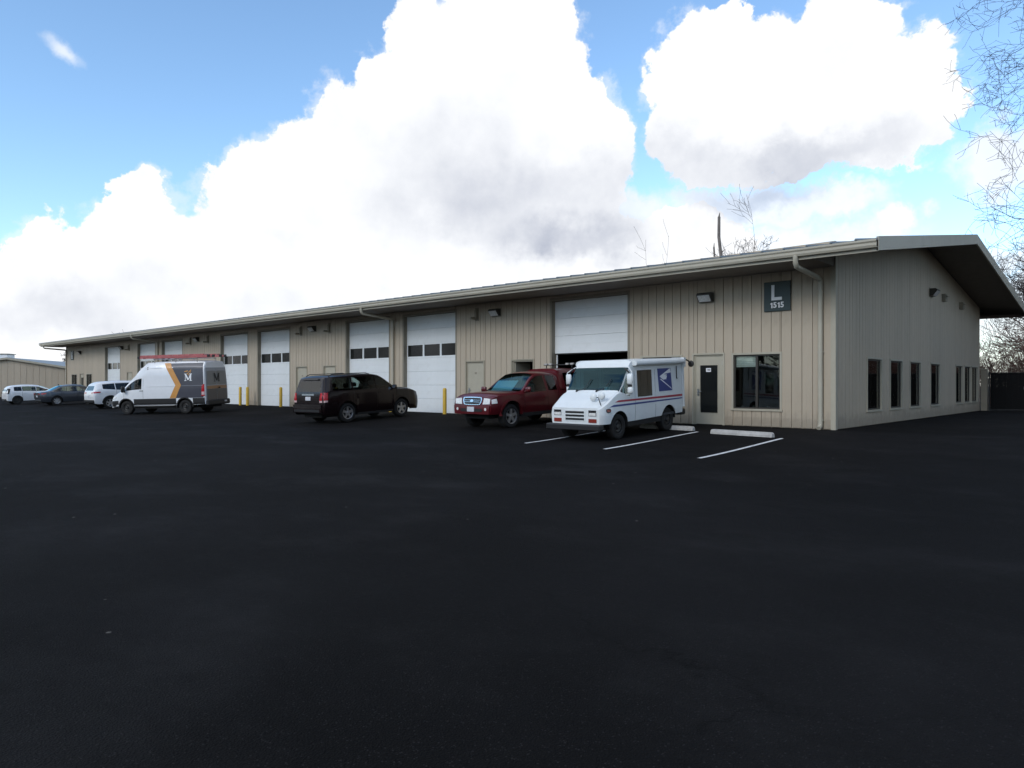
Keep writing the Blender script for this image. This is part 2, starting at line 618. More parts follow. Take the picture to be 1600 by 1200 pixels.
# ================================================================== warehouse
L = 72.6
W = 19.9
ware = empty('warehouse', (0, 0, 0))
tag(ware, 'long tan metal warehouse with white roll-up doors and wide roof overhang', 'warehouse')

TOP = 5.0
# openings in the front wall: x0, x1, z0, z1
DOORS_G = [(-10.42, -6.95), (-19.50, -15.88), (-24.25, -20.63), (-33.69, -29.95), (-38.72, -35.02), (-48.60, -44.90), (-53.59, -49.95), (-61.30, -57.60)]
GTOP = 4.47
MAN = [(-4.40, -3.37), (-12.50, -11.36), (-15.20, -14.12), (-26.36, -25.25), (-29.18, -28.08), (-42.3, -41.2), (-55.9, -54.8), (-68.36, -67.25)]
MTOP = 2.24
WINS = [(-3.03, -1.56), (-6.36, -4.86), (-66.4, -64.9), (-70.9, -69.3)]
WZ = (0.54, 2.20)
OPEN = [(a, b, 0.0, GTOP) for a, b in DOORS_G] + [(a, b, 0.0, MTOP) for a, b in MAN] + [(a, b, *WZ) for a, b in WINS]

# backing sheet behind the panels, cut round the openings
edges = sorted(set([-L, 0.0] + [e for o in OPEN for e in o[:2]]))
wall = MB()
for a, b in zip(edges[:-1], edges[1:]):
    mid = (a + b) / 2
    zs = [0.0]
    for o in OPEN:
        if o[0] < mid < o[1]:
            zs += [o[2], o[3]]
    zs.append(5.35)
    for i in range(0, len(zs), 2):
        if zs[i + 1] - zs[i] > 0.01:
            wall.box(a, b, 0.036, 0.16, zs[i] - (0.3 if zs[i] == 0 else 0), zs[i + 1])
fw = wall.build('front_wall', M['tan_back'], ware)

# cladding panels: folded sheets with a shadow groove between them
PW = 0.305
NEAR = -36.5
pan_cache = {}
far_panels = MB()


def panel_mb(w, z0, z1, g_=0.008):
    p = [(g_, 0.036), (g_, 0.004), (g_ + 0.008, 0.0), (w * 0.5 - 0.03, 0.0), (w * 0.5 - 0.018, -0.003), (w * 0.5 + 0.018, -0.003), (w * 0.5 + 0.03, 0.0), (w - g_ - 0.008, 0.0), (w - g_, 0.004), (w - g_, 0.036)] if w > 0.15 else [(g_ * .6, 0.036), (g_ * .6, 0.0), (w - g_ * .6, 0.0), (w - g_ * .6, 0.036)]
    m = MB()
    n = len(p)
    v = [(x, y, z0) for x, y in p] + [(x, y, z1) for x, y in p]
    f = [(i, i + 1, n + i + 1, n + i) for i in range(n - 1)]
    f += [tuple(range(n)), tuple(range(2 * n - 1, n - 1, -1))]
    return m.add(v, f)


cuts = [-PW * k for k in range(int(L / PW) + 1)] + [-L]
k = 0
allc = sorted(set([round(c, 4) for c in cuts] + [round(e, 4) for e in edges]), reverse=True)
for b, a in zip(allc[:-1], allc[1:]):
    if b - a < 0.035:
        continue
    mid = (a + b) / 2
    zs = [0.02]
    for o in OPEN:
        if o[0] < mid < o[1]:
            zs += [o[2], o[3] + 0.02]
    zs.append(TOP)
    for i in range(0, len(zs), 2):
        z0, z1 = zs[i], zs[i + 1]
        if z1 - z0 < 0.05:
            continue
        if a > NEAR:
            key = (round(b - a, 3), z0, z1)
            if key not in pan_cache:
                pan_cache[key] = panel_mb(*key).mesh('wall_panel', M['tan'])
            link('wall_panel', pan_cache[key], fw, (a, 0, 0))
        else:
            m_ = panel_mb(b - a, z0, z1)
            far_panels.add([(x + a, y, z) for x, y, z in m_.v], m_.f)
fp = far_panels.build('siding', M['tan'], fw)
tag(fp, kind='stuff')
# corner trims and base flashing
t = MB()
t.box(-0.09, 0.045, -0.045, -0.004, 0.0, 5.0).box(0.004, 0.045, -0.004, 0.10, 0.0, 5.0)
t.box(-L - 0.045, -L + 0.09, -0.045, -0.004, 0.0, 5.2)
t.build('corner_trim', M['tan_trim'], ware)

# --- gable wall at the near end (x = 0 plane), pentagon with window holes
SL = 0.157


def roof_top(x, y):
    base = 4.93 + (1.65 - x) * 0.0044
    yy = min(y, W - y)
    return base + SL * (yy + 1.8)


def gable_under(x, y):
    return roof_top(x, y) - 0.30


GW = [(2.87, 4.30), (5.28, 6.64), (7.69, 9.07), (10.57, 11.99), (14.80, 16.05), (16.55, 17.76), (18.04, 19.30)]
GZ = (0.48, 2.09)
gw = MB()
ge = sorted(set([0.16, W / 2, W] + [e for w in GW for e in w]))
for a, b in zip(ge[:-1], ge[1:]):
    mid = (a + b) / 2
    isw = any(w[0] < mid < w[1] for w in GW)
    za, zb = gable_under(0, a) + 0.1, gable_under(0, b) + 0.1
    for z0, z1 in ([(-.3, GZ[0]), (GZ[1], None)] if isw else [(-.3, None)]):
        pa, pb = (z1 or za), (z1 or zb)
        gw.prism([(a, z0), (b, z0), (b, pb), (a, pa)], 'x', -0.16, -0.036)
gwall = gw.build('gable_wall', M['tan_back'], ware)
gp = MB()
allg = sorted(set([round(PW * i, 4) for i in range(int(W / PW) + 1)] + [W] + [round(e, 4) for w in GW for e in w]))
for a, b in zip(allg[:-1], allg[1:]):
    if b - a < 0.03:
        continue
    mid = (a + b) / 2
    isw = any(w[0] < mid < w[1] for w in GW)
    top = min(gable_under(0, a), gable_under(0, b)) + 0.16
    for z0, z1 in ([(0.02, GZ[0]), (GZ[1], top)] if isw else [(0.02, top)]):
        m_ = panel_mb(b - a, z0, z1, 0.0065)
        gp.add([(-y, a + x, z) for x, y, z in m_.v], m_.f)
s2 = gp.build('siding', M['tan'], gwall)
tag(s2, kind='stuff')
# far end and back walls
bw = MB()
bw.prism([(-0.3 * 0, -.3), (W, -.3), (W, gable_under(-L, W)), (W / 2, gable_under(-L, W / 2)), (0.16, gable_under(-L, 0)), (0.16, -.3)][1:], 'x', -L, -L + 0.15)
bw.box(-L + 0.15, -0.16, W - 0.15, W, -.3, 5.2)
bw.build('rear_wall', M['tan'], ware)
# dark unlit interior: slab ceiling and party walls between units
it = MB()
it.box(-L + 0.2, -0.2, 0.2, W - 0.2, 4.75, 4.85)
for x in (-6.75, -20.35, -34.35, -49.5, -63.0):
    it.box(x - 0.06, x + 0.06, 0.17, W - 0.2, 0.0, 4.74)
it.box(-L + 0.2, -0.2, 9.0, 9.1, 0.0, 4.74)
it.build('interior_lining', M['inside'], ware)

# --- roof: two slopes of ribbed metal, fascia, gutter, soffit
XN, XF = 1.65, -74.25
rf = MB()


def roof_slab(y0, y1, th=0.05):
    v = []
    for x in (XN, XF):
        for y in (y0, y1):
            v += [(x, y, roof_top(x, y)), (x, y, roof_top(x, y) - th)]
    return v


for y0, y1 in ((-1.86, W / 2), (W / 2, W + 1.86)):
    v = roof_slab(y0, y1)
    rf.add(v, [(0, 2, 6, 4), (1, 5, 7, 3), (0, 1, 3, 2), (4, 6, 7, 5), (0, 4, 5, 1), (2, 3, 7, 6)])
rob = rf.build('roof', M['roof'], ware)
rb = MB()
nr = int((XN - XF) / 0.61)
for i in range(nr + 1):
    x = XN - 0.50 - i * 0.61
    for y0, y1 in ((-1.89, W / 2), (W / 2, W + 1.89)):
        za, zb = roof_top(x, y0), roof_top(x, y1)
        rb.add([(x - .03, y0, za), (x + .03, y0, za), (x + .015, y0, za + .045), (x - .015, y0, za + .045), (x - .03, y1, zb), (x + .03, y1, zb), (x + .015, y1, zb + .045), (x - .015, y1, zb + .045)],
               [(0, 1, 2, 3), (7, 6, 5, 4), (0, 4, 5, 1), (1, 5, 6, 2), (2, 6, 7, 3), (3, 7, 4, 0)])
tag(rb.build('roof_rib', M['roof'], rob), kind='stuff')


def slanted(mb, prof, y_sign=None):
    """extrude a (y,z) profile along x with the eave's tilt"""
    n = len(prof)
    v = []
    for x in (XN, XF):
        dz = (1.65 - x) * 0.0044
        v += [(x, y, z + dz) for y, z in prof]
    mb.add(v, [tuple(range(n)), tuple(range(2 * n - 1, n - 1, -1))] + [(i, n + i, n + (i + 1) % n, (i + 1) % n) for i in range(n)])
    return mb


fa = slanted(MB(), [(-1.80, 4.60), (-1.76, 4.60), (-1.76, 4.88), (-1.80, 4.88)])
fa.build('fascia', M['gutter'], ware)
gu = slanted(MB(), [(-1.802, 4.685), (-1.90, 4.685), (-1.925, 4.74), (-1.925, 4.80), (-1.955, 4.84), (-1.955, 4.885), (-1.945, 4.885), (-1.94, 4.84), (-1.91, 4.80), (-1.91, 4.74), (-1.89, 4.70), (-1.802, 4.70)])
gu.build('gutter', M['gutter'], ware, smooth=None)
fb = slanted(MB(), [(W + 1.76, 4.58), (W + 1.80, 4.58), (W + 1.80, 4.88), (W + 1.76, 4.88)])
fb.build('fascia', M['gutter'], ware)
# rake boards on both gables
for x0, x1 in ((XN + 0.014, XN - 0.04), (XF + 0.04, XF - 0.014)):
    m = MB()
    for ya, yb in ((-1.80, W / 2), (W / 2, W + 1.80)):
        za, zb = roof_top(x0, ya) - 0.008, roof_top(x0, yb) - 0.008
        m.prism([(ya, za - 0.31), (yb, zb - 0.31), (yb, zb + 0.045), (ya, za + 0.045)], 'x', x0, x1)
    m.build('rake_board', M['gutter'], ware)
# soffits: level box along the eaves, sloping under the gable overhang
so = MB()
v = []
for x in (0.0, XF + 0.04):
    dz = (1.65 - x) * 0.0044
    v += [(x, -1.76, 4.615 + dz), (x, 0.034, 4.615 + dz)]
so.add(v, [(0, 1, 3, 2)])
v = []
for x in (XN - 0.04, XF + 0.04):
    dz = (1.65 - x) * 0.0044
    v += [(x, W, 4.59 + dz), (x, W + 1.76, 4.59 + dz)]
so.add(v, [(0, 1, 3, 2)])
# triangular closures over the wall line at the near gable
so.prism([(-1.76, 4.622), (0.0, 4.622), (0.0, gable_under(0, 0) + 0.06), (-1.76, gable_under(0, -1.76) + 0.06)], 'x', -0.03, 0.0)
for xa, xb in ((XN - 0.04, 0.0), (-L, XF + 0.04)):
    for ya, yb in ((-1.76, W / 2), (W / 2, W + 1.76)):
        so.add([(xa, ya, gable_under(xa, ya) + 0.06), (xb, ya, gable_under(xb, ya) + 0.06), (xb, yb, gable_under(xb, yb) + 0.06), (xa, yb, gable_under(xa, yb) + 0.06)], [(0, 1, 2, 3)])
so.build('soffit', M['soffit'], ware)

# --- downspouts with their offset elbows
for xd, xo in ((-0.37, -0.37), (-20.25, -20.25), (-49.30, -49.45), (-72.52, -73.0)):
    m = MB()
    z = 4.60 + (1.65 - xd) * 0.0044
    s = 0.055
    m.tube([(xo, -1.86, z + 0.12), (xo, -1.86, z - 0.06), (xo, -1.78, z - 0.17), (xd, -0.18, z - 0.30), (xd, -0.07, z - 0.36), (xd, -0.065, z - 0.5), (xd, -0.065, 0.22), (xd, -0.075, 0.10), (xd, -0.19, 0.04)], 0.068, 10)
    for zz in (0.25, 2.2, 3.9):
        m.box(xd - 0.085, xd + 0.085, -0.075, 0.0, zz, zz + 0.03)
    m.build('downspout', M['gutter'], ware, smooth=50)


# --- sectional garage doors
def section_mesh(w, h):
    m = MB()
    # two shallow ribs per section plus a shiplap shadow line on top
    p = [(0.0, 0.012), (0.006, 0.0), (h * 0.48, 0.0), (h * 0.49, 0.004), (h * 0.51, 0.004), (h * 0.52, 0.0), (h - 0.012, 0.0), (h - 0.004, 0.012)]
    v = []
    for x in (0.0, w):
        v += [(x, y, z) for z, y in p] + [(x, 0.045, h - 0.004), (x, 0.045, 0.0)]
    n = len(p) + 2
    m.add(v, [(i, n + i, n + (i + 1) % n, (i + 1) % n) for i in range(n)] + [tuple(range(n)), tuple(range(2 * n - 1, n - 1, -1))])
    return m.mesh('door_section', M['white_door'])


def window_section_mb(w, h):
    m = MB()
    bz = 0.075
    n = 3
    gap = 0.11
    side = 0.055
    lw = (w - 2 * side - gap * (n - 1)) / n
    m.box(0, w, 0.0, 0.045, 0.0, bz).box(0, w, 0.0, 0.045, h - bz, h - 0.004)
    lights = []
    x = side
    m.box(0, side, 0, 0.045, bz, h - bz)
    for i in range(n):
        lights.append((x, x + lw))
        x += lw
        m.box(x, x + (gap if i < n - 1 else side), 0.0, 0.045, bz, h - bz)
        x += gap
    return m, lights, bz


for gi, (a, b) in enumerate(DOORS_G):
    w = b - a
    fr = MB()                                  # jambs and header lining
    d0 = -0.006
    fr.box(a - 0.09, a + 0.005, d0, 0.26, 0.0, GTOP - 0.006).box(b - 0.005, b + 0.09, d0, 0.26, 0.0, GTOP - 0.006).box(a - 0.09, b + 0.09, d0, 0.26, GTOP - 0.005, GTOP + 0.10)
    if gi == 0:
        fr.box(a + 0.0, a + 0.03, 0.27, 0.33, 0.0, 2.6)
    gd = fr.build('garage_door', M['tan_dark'], ware)
    gd['label'] = 'white sectional door raised half open over a dark bay' if gi == 0 else 'closed white sectional door with one row of three dark panes'
    yd = 0.20
    w2 = w - 0.012
    hs = 0.625
    if gi == 0:
        me = section_mesh(w2, 0.665)
        for j in range(3):
            link('door_section', me, gd, (a + 0.006, yd, 2.465 + 0.665 * j))
        m = MB().box(a + 0.02, b - 0.02, yd + 0.01, yd + 0.05, 2.43, 2.469)
        m.build('bottom_seal', M['black'], gd)
        m = MB().tube([(a + 0.06, yd + 0.06, 0.02), (a + 0.06, yd + 0.06, 2.45)], 0.03, 6)
        m.build('door_track', M['white_door'], gd)
    else:
        me = section_mesh(w2, hs)
        for j in range(4):
            link('door_section', me, gd, (a + 0.006, yd, 0.005 + hs * j))
        wm, lights, bz = window_section_mb(w2, 0.68)
        wm.build('window_section', M['white_door'], gd, loc=(a + 0.006, yd, 0.005 + hs * 4))
        for (l0, l1) in lights:
            pm = MB().box(l0, l1, 0.022, 0.03, bz, 0.68 - bz)
            pm.build('pane', M['glass_grey'], gd, loc=(a + 0.006, yd, 0.005 + hs * 4))
        top0 = 0.005 + hs * 4 + 0.68
        h3 = (GTOP - 0.012 - top0) / 2
        me3 = section_mesh(w2, h3)
        for j in range(2):
            link('door_section', me3, gd, (a + 0.006, yd, top0 + h3 * j))
        MB().box(a + 0.012, b - 0.012, yd + 0.005, yd + 0.05, -0.01, 0.004).build('bottom_seal', M['black'], gd)


# --- windows
def slider(name_parent, a, b, z0, z1, plane, sky_reflection=True):
    """plane 'y': front wall facing -y; 'x': gable facing +x"""
    def T(mb):
        if plane == 'x':
            mb.v = [(-y, x, z) for x, y, z in mb.v]
        return mb
    tr = MB()
    w_ = 0.06
    tr.box(a - w_, b + w_, -0.022, 0.10, z1 + 0.001, z1 + w_).box(a - w_ - 0.02, b + w_ + 0.02, -0.035, 0.10, z0 - w_, z0 - 0.001)
    tr.box(a - w_, a - 0.001, -0.022, 0.10, z0, z1).box(b + 0.001, b + w_, -0.022, 0.10, z0, z1)
    win = T(tr).build('window', M['tan_trim'], ware)
    fr = MB()
    e = 0.045
    y0, y1 = 0.035, 0.09
    fr.box(a, b, y0, y1, z0, z0 + e).box(a, b, y0, y1, z1 - e, z1).box(a, a + e, y0, y1, z0 + e, z1 - e).box(b - e, b, y0, y1, z0 + e, z1 - e)
    if plane == 'y':
        c = (a + b) / 2
        fr.box(c - 0.035, c + 0.035, y0 - 0.008, y1, z0 + e, z1 - e)
        spans = [(a + e, c - 0.035), (c + 0.035, b - e)]
    else:
        spans = [(a + e, b - e)]
    T(fr).build('window_frame', M['bronze'], win)
    for i, (p0, p1) in enumerate(spans):
        T(MB().box(p0, p1, 0.058 + 0.012 * i, 0.066 + 0.012 * i, z0 + e, z1 - e)).build('pane', M['glass_win'], win)
    if plane == 'y':
        bl = MB()  # white slats stand in for sky reflected along the pane top
        for j in range(6):
            bl.box(a + e, (a + b) / 2 - 0.03, 0.11 + 0.004 * (j % 2), 0.122 + 0.004 * (j % 2), z1 - e - 0.055 * (j + 1), z1 - e - 0.055 * j - 0.004)
        T(bl).build('sky_reflection', M['white'], win)
        # things on the sill
        sl = MB().box(a, b, 0.10, 0.28, z0 - 0.02, z0 + 0.01)
        for q in (0.16, 0.4, 0.68):
            x = a + (b - a) * q
            sl.box(x - 0.04, x + 0.04, 0.14, 0.2, z0 + 0.01, z0 + 0.09)
        sl.build('window_sill', M['seat_grey'], win)
    return win


for a, b in WINS:
    slider(ware, a, b, *WZ, 'y')
for a, b in GW:
    slider(ware, a, b, *GZ, 'x')

# --- pass doors
for di, (a, b) in enumerate(MAN):
    fr = MB()
    fr.box(a - 0.05, a + 0.004, -0.02, 0.17, 0, MTOP - 0.006).box(b - 0.004, b + 0.05, -0.02, 0.17, 0, MTOP - 0.006).box(a - 0.05, b + 0.05, -0.02, 0.17, MTOP - 0.005, MTOP + 0.05)
    dr = fr.build('door', M['tan_frame'] if di else M['tan_trim'], ware)
    fr2 = MB().box(a + 0.005, a + 0.05, 0.03, 0.12, 0, MTOP - 0.051).box(b - 0.05, b - 0.005, 0.03, 0.12, 0, MTOP - 0.051).box(a + 0.005, b - 0.005, 0.03, 0.12, MTOP - 0.05, MTOP - 0.007)
    fr2.build('door_frame', M['tan_trim'], dr)
    x0, x1 = a + 0.052, b - 0.052
    if di in (0, 7):
        g0, g1, h0, h1 = (x0 + 0.155, x1 - 0.165, 0.38, 1.90)
        lf = MB().box(x0, g0, 0.05, 0.095, 0.015, MTOP - 0.052).box(g1, x1, 0.05, 0.095, 0.015, MTOP - 0.052).box(g0, g1, 0.05, 0.095, 0.015, h0).box(g0, g1, 0.05, 0.095, h1, MTOP - 0.052)
        lf.build('door_leaf', M['tan_trim'], dr)
        bd = MB()
        e = 0.025
        bd.box(g0 - e, g1 + e, 0.043, 0.05, h1, h1 + e).box(g0 - e, g1 + e, 0.043, 0.05, h0 - e, h0).box(g0 - e, g0, 0.043, 0.05, h0, h1).box(g1, g1 + e, 0.043, 0.05, h0, h1)
        bd.build('glazing_bead', M['tan_trim'], dr)
        MB().box(g0, g1, 0.068, 0.076, h0, h1).build('pane', M['glass_grey'], dr)
        if di == 0:
            pl = MB().box((g0 + g1) / 2 - 0.105, (g0 + g1) / 2 + 0.065, 0.060, 0.066, 1.69, 1.81)
            pl.build('number_plate', M['white'], dr)
            tm = text_mb('100', 0.085, 0.003, 0.002)
            cx_ = (g0 + g1) / 2 - 0.02
            tm.v = [(x + cx_, y + 0.0575, z + 1.75) for x, y, z in tm.v]
            tm.build('number', M['bronze'], dr)
    elif di == 1:
        # leaf swung inward, standing open
        lf = MB().box(x0, x0 + 0.045, 0.10, 1.0, 0.015, MTOP - 0.052)
        lf.build('door_leaf', M['tan_trim'], dr)
    else:
        MB().cbox(x0, x1, 0.05, 0.095, 0.015, MTOP - 0.052, 0.004).build('door_leaf', M['tan_trim'], dr)
        MB().box((x0 + x1) / 2 - 0.06, (x0 + x1) / 2 + 0.06, 0.046, 0.05, 1.72, 1.80).build('number_plate', M['tan_dark'], dr)
    if di != 1:
        hb = MB()
        hx = x0 + 0.09
        hb.box(hx - 0.035, hx + 0.035, 0.038, 0.05, 0.92, 1.14)
        hb.tube([(hx, 0.045, 1.06), (hx, -0.01, 1.06), (hx + 0.13, -0.012, 1.06)], 0.012, 6)
        hb.lathe([(0.0, -0.02), (0.028, -0.018), (0.03, 0.0), (0.0, 0.0)], 10, 'y', (hx, 0.045, 0.98))
        hb.build('door_handle', M['steel'], dr, smooth=40)
        hg = MB()
        for z in (0.3, 1.1, 1.9):
            hg.tube([(x1 + 0.0, 0.04, z), (x1 + 0.0, 0.04, z + 0.12)], 0.012, 6)
        hg.build('hinge', M['steel'], dr)

# --- heater vents on the wall: stub pipe out and riser
for x, z in ((-14.55, 4.02), (-25.83, 4.05), (-28.70, 4.05), (-40.6, 4.08), (-43.45, 4.08), (-55.45, 4.05)):
    m = MB()
    m.tube([(x, 0.02, z + 0.05), (x, -0.30, z + 0.05), (x, -0.36, z + 0.03)], 0.055, 10)
    m.tube([(x + 0.02, -0.07, z + 0.02), (x + 0.02, -0.07, z + 0.36), (x + 0.02, 0.02, z + 0.42)], 0.07, 10)
    m.box(x - 0.1, x + 0.14, -0.012, 0.0, z - 0.06, z + 0.5)
    m.build('vent_pipe', M['tan_dark'], ware, smooth=50)
for y, z in ((12.5, 4.68), (15.65, 4.60)):
    m = MB()
    m.box(0.0, 0.14, y - 0.16, y + 0.16, z, z + 0.30)
    m.prism([(0.0, 0.30), (0.22, 0.20), (0.22, 0.18), (0.0, 0.26)], 'y', y - 0.18, y + 0.18)
    m.v = [(p[0], p[1], p[2] + (z if i >= 8 else 0)) for i, p in enumerate(m.v)]
    m.build('vent_hood', M['tan_dark'], ware)


# ================================================================== things fixed on the walls
def wall_light(loc, rz, label):
    r_ = empty('wall_light', loc, rz)
    tag(r_, label, 'wall light', 'wall lights above the doors')
    h = MB()
    # housing: deep box with a sloping front, lens below and in front
    h.prism([(0.0, -0.13), (0.0, 0.15), (-0.20, 0.15), (-0.26, 0.10), (-0.26, 0.075), (-0.10, -0.13)], 'x', -0.24, 0.24)
    h.build('housing', M['bronze'], r_)
    l_ = MB()
    l_.add([(-0.20, -0.262, 0.065), (0.20, -0.262, 0.065), (0.20, -0.112, -0.125), (-0.20, -0.112, -0.125), (-0.20, -0.275, 0.045), (0.20, -0.275, 0.045), (0.20, -0.14, -0.13), (-0.20, -0.14, -0.13)],
           [(4, 5, 6, 7), (0, 4, 7, 3), (1, 2, 6, 5), (0, 1, 5, 4), (3, 7, 6, 2)])
    l_.build('lens', M['lens'], r_)
    h2 = MB().box(-0.27, 0.27, 0.0, 0.012, -0.17, 0.19)
    h2.build('back_plate', M['tan_dark'], r_)
    return r_


for x, z, y, rz, lab in [
        (-3.92, 4.05, -0.016, 0, 'dark wall light with pale lens above the glazed door near the sign'),
        (-13.36, 4.22, -0.016, 0, 'dark wall light right of the vent above the maroon pickup'),
        (-27.35, 4.30, -0.016, 0, 'dark wall light between two vents above the black car'),
        (-42.25, 4.36, -0.016, 0, 'dark wall light between vents above the van ladders'),
        (-57.0, 4.30, -0.016, 0, 'dark wall light beside the farthest white roll-up door'),
        (-68.2, 4.25, -0.016, 0, 'dark wall light beside the sign at the far end of the building')]:
    wall_light((x, y, z), rz, lab)
wall_light((0.016, 10.6, 4.86), R(90), 'dark wall light high on the shaded gable wall')


def address_sign(x, z, label):
    r_ = empty('address_sign', (x, -0.006, z))
    tag(r_, label, 'sign', 'address signs on the building')
    MB().cbox(-0.40, 0.40, -0.05, 0.0, -0.44, 0.44, 0.008).build('sign_board', M['sign'], r_)
    lm = MB()
    lm.box(-0.165, -0.075, -0.062, -0.0505, -0.115, 0.34).box(-0.0749, 0.15, -0.062, -0.0505, -0.115, -0.025)
    lm.build('letter', M['white'], r_)
    tm = MB()
    for i_, ch in enumerate('1515'):
        x_ = -0.165 + 0.108 * i_
        if ch == '1':
            tm.prism([(x_ - 0.002, -0.345), (x_ + 0.032, -0.345), (x_ + 0.032, -0.185), (x_ + 0.006, -0.185), (x_ - 0.032, -0.212), (x_ - 0.032, -0.238), (x_ - 0.002, -0.222)], 'y', -0.0615, -0.0505)
        else:
            t5 = text_mb('5', 0.225, 0.010, 0.006)
            tm.add([(p[0] + x_, p[1] - 0.0560, p[2] - 0.265) for p in t5.v], t5.f)
    tm.build('number', M['white'], r_)


address_sign(-1.63, 3.91, 'dark teal sign reading L 1515 near the downspout at the near corner')
address_sign(-70.65, 4.05, 'small dark sign at the far left end of the long wall')


# ================================================================== bollards, wheel stops
def bollard(x, label, y=-0.5, h=1.12):
    m = MB()
    m.lathe([(0.085, -0.1), (0.085, h - 0.06), (0.078, h - 0.025), (0.055, h), (0.0, h + 0.008)], 18, 'z')
    o = m.build('bollard', M['yellow'], None, smooth=50, loc=(x, y, gz(y)))
    tag(o, label, 'bollard', 'yellow bollards beside the garage doors')


bollard(-34.95, 'yellow bollard, left one of the close pair beside the van tail')
bollard(-34.02, 'yellow bollard, right one of the close pair beside the van tail')
bollard(-30.02, 'yellow bollard standing alone left of the dark car, before a white door')
bollard(-19.85, 'yellow bollard half hidden behind the hood of the dark car')
bollard(-16.02, 'yellow bollard standing left of the red pickup, before a white door')
bollard(-24.4, 'yellow bollard hidden behind the dark car')


def wheel_stop(x, y, rz, label, Ln=1.85):
    m = MB()
    prof = [(-0.08, 0.0), (0.08, 0.0), (0.075, 0.055), (0.05, 0.125), (-0.05, 0.125), (-0.075, 0.055)]
    n = len(prof)
    secs = [(-Ln / 2, 0.9, 0.72), (-Ln / 2 + 0.03, 1, 0.95), (-Ln / 2 + 0.06, 1, 1), (Ln / 2 - 0.06, 1, 1), (Ln / 2 - 0.03, 1, 0.95), (Ln / 2, 0.9, 0.72)]
    v = [(sx, y_ * sy, z_ * sz) for sx, sy, sz in secs for y_, z_ in prof]
    f = [tuple(range(n)), tuple(range((len(secs) - 1) * n, len(secs) * n))]
    for i in range(len(secs) - 1):
        f += [(i * n + k_, i * n + (k_ + 1) % n, (i + 1) * n + (k_ + 1) % n, (i + 1) * n + k_) for k_ in range(n)]
    m.add(v, f)
    o = m.build('wheel_stop', M['concrete'], None, loc=(x, y, gz(y) + 0.002))
    o.rotation_euler = (0, 0, rz)
    tag(o, label, 'wheel stop', 'concrete wheel stops')


wheel_stop(-1.36, -2.98, R(-8), 'pale concrete wheel stop lying in the empty parking space')
wheel_stop(-3.95, -2.42, R(-4), 'pale concrete wheel stop partly hidden by the rear tyre of the mail truck')


# ================================================================== vehicles
def lerp(a, b, t):
    return a + (b - a) * t


def sstep(t):
    t = max(0.0, min(1.0, t))
    return t * t * (3 - 2 * t)


KEYS = ('zb', 'ws', 'zm', 'wm', 'zbelt', 'wb', 'zrail', 'wr', 'ztop')


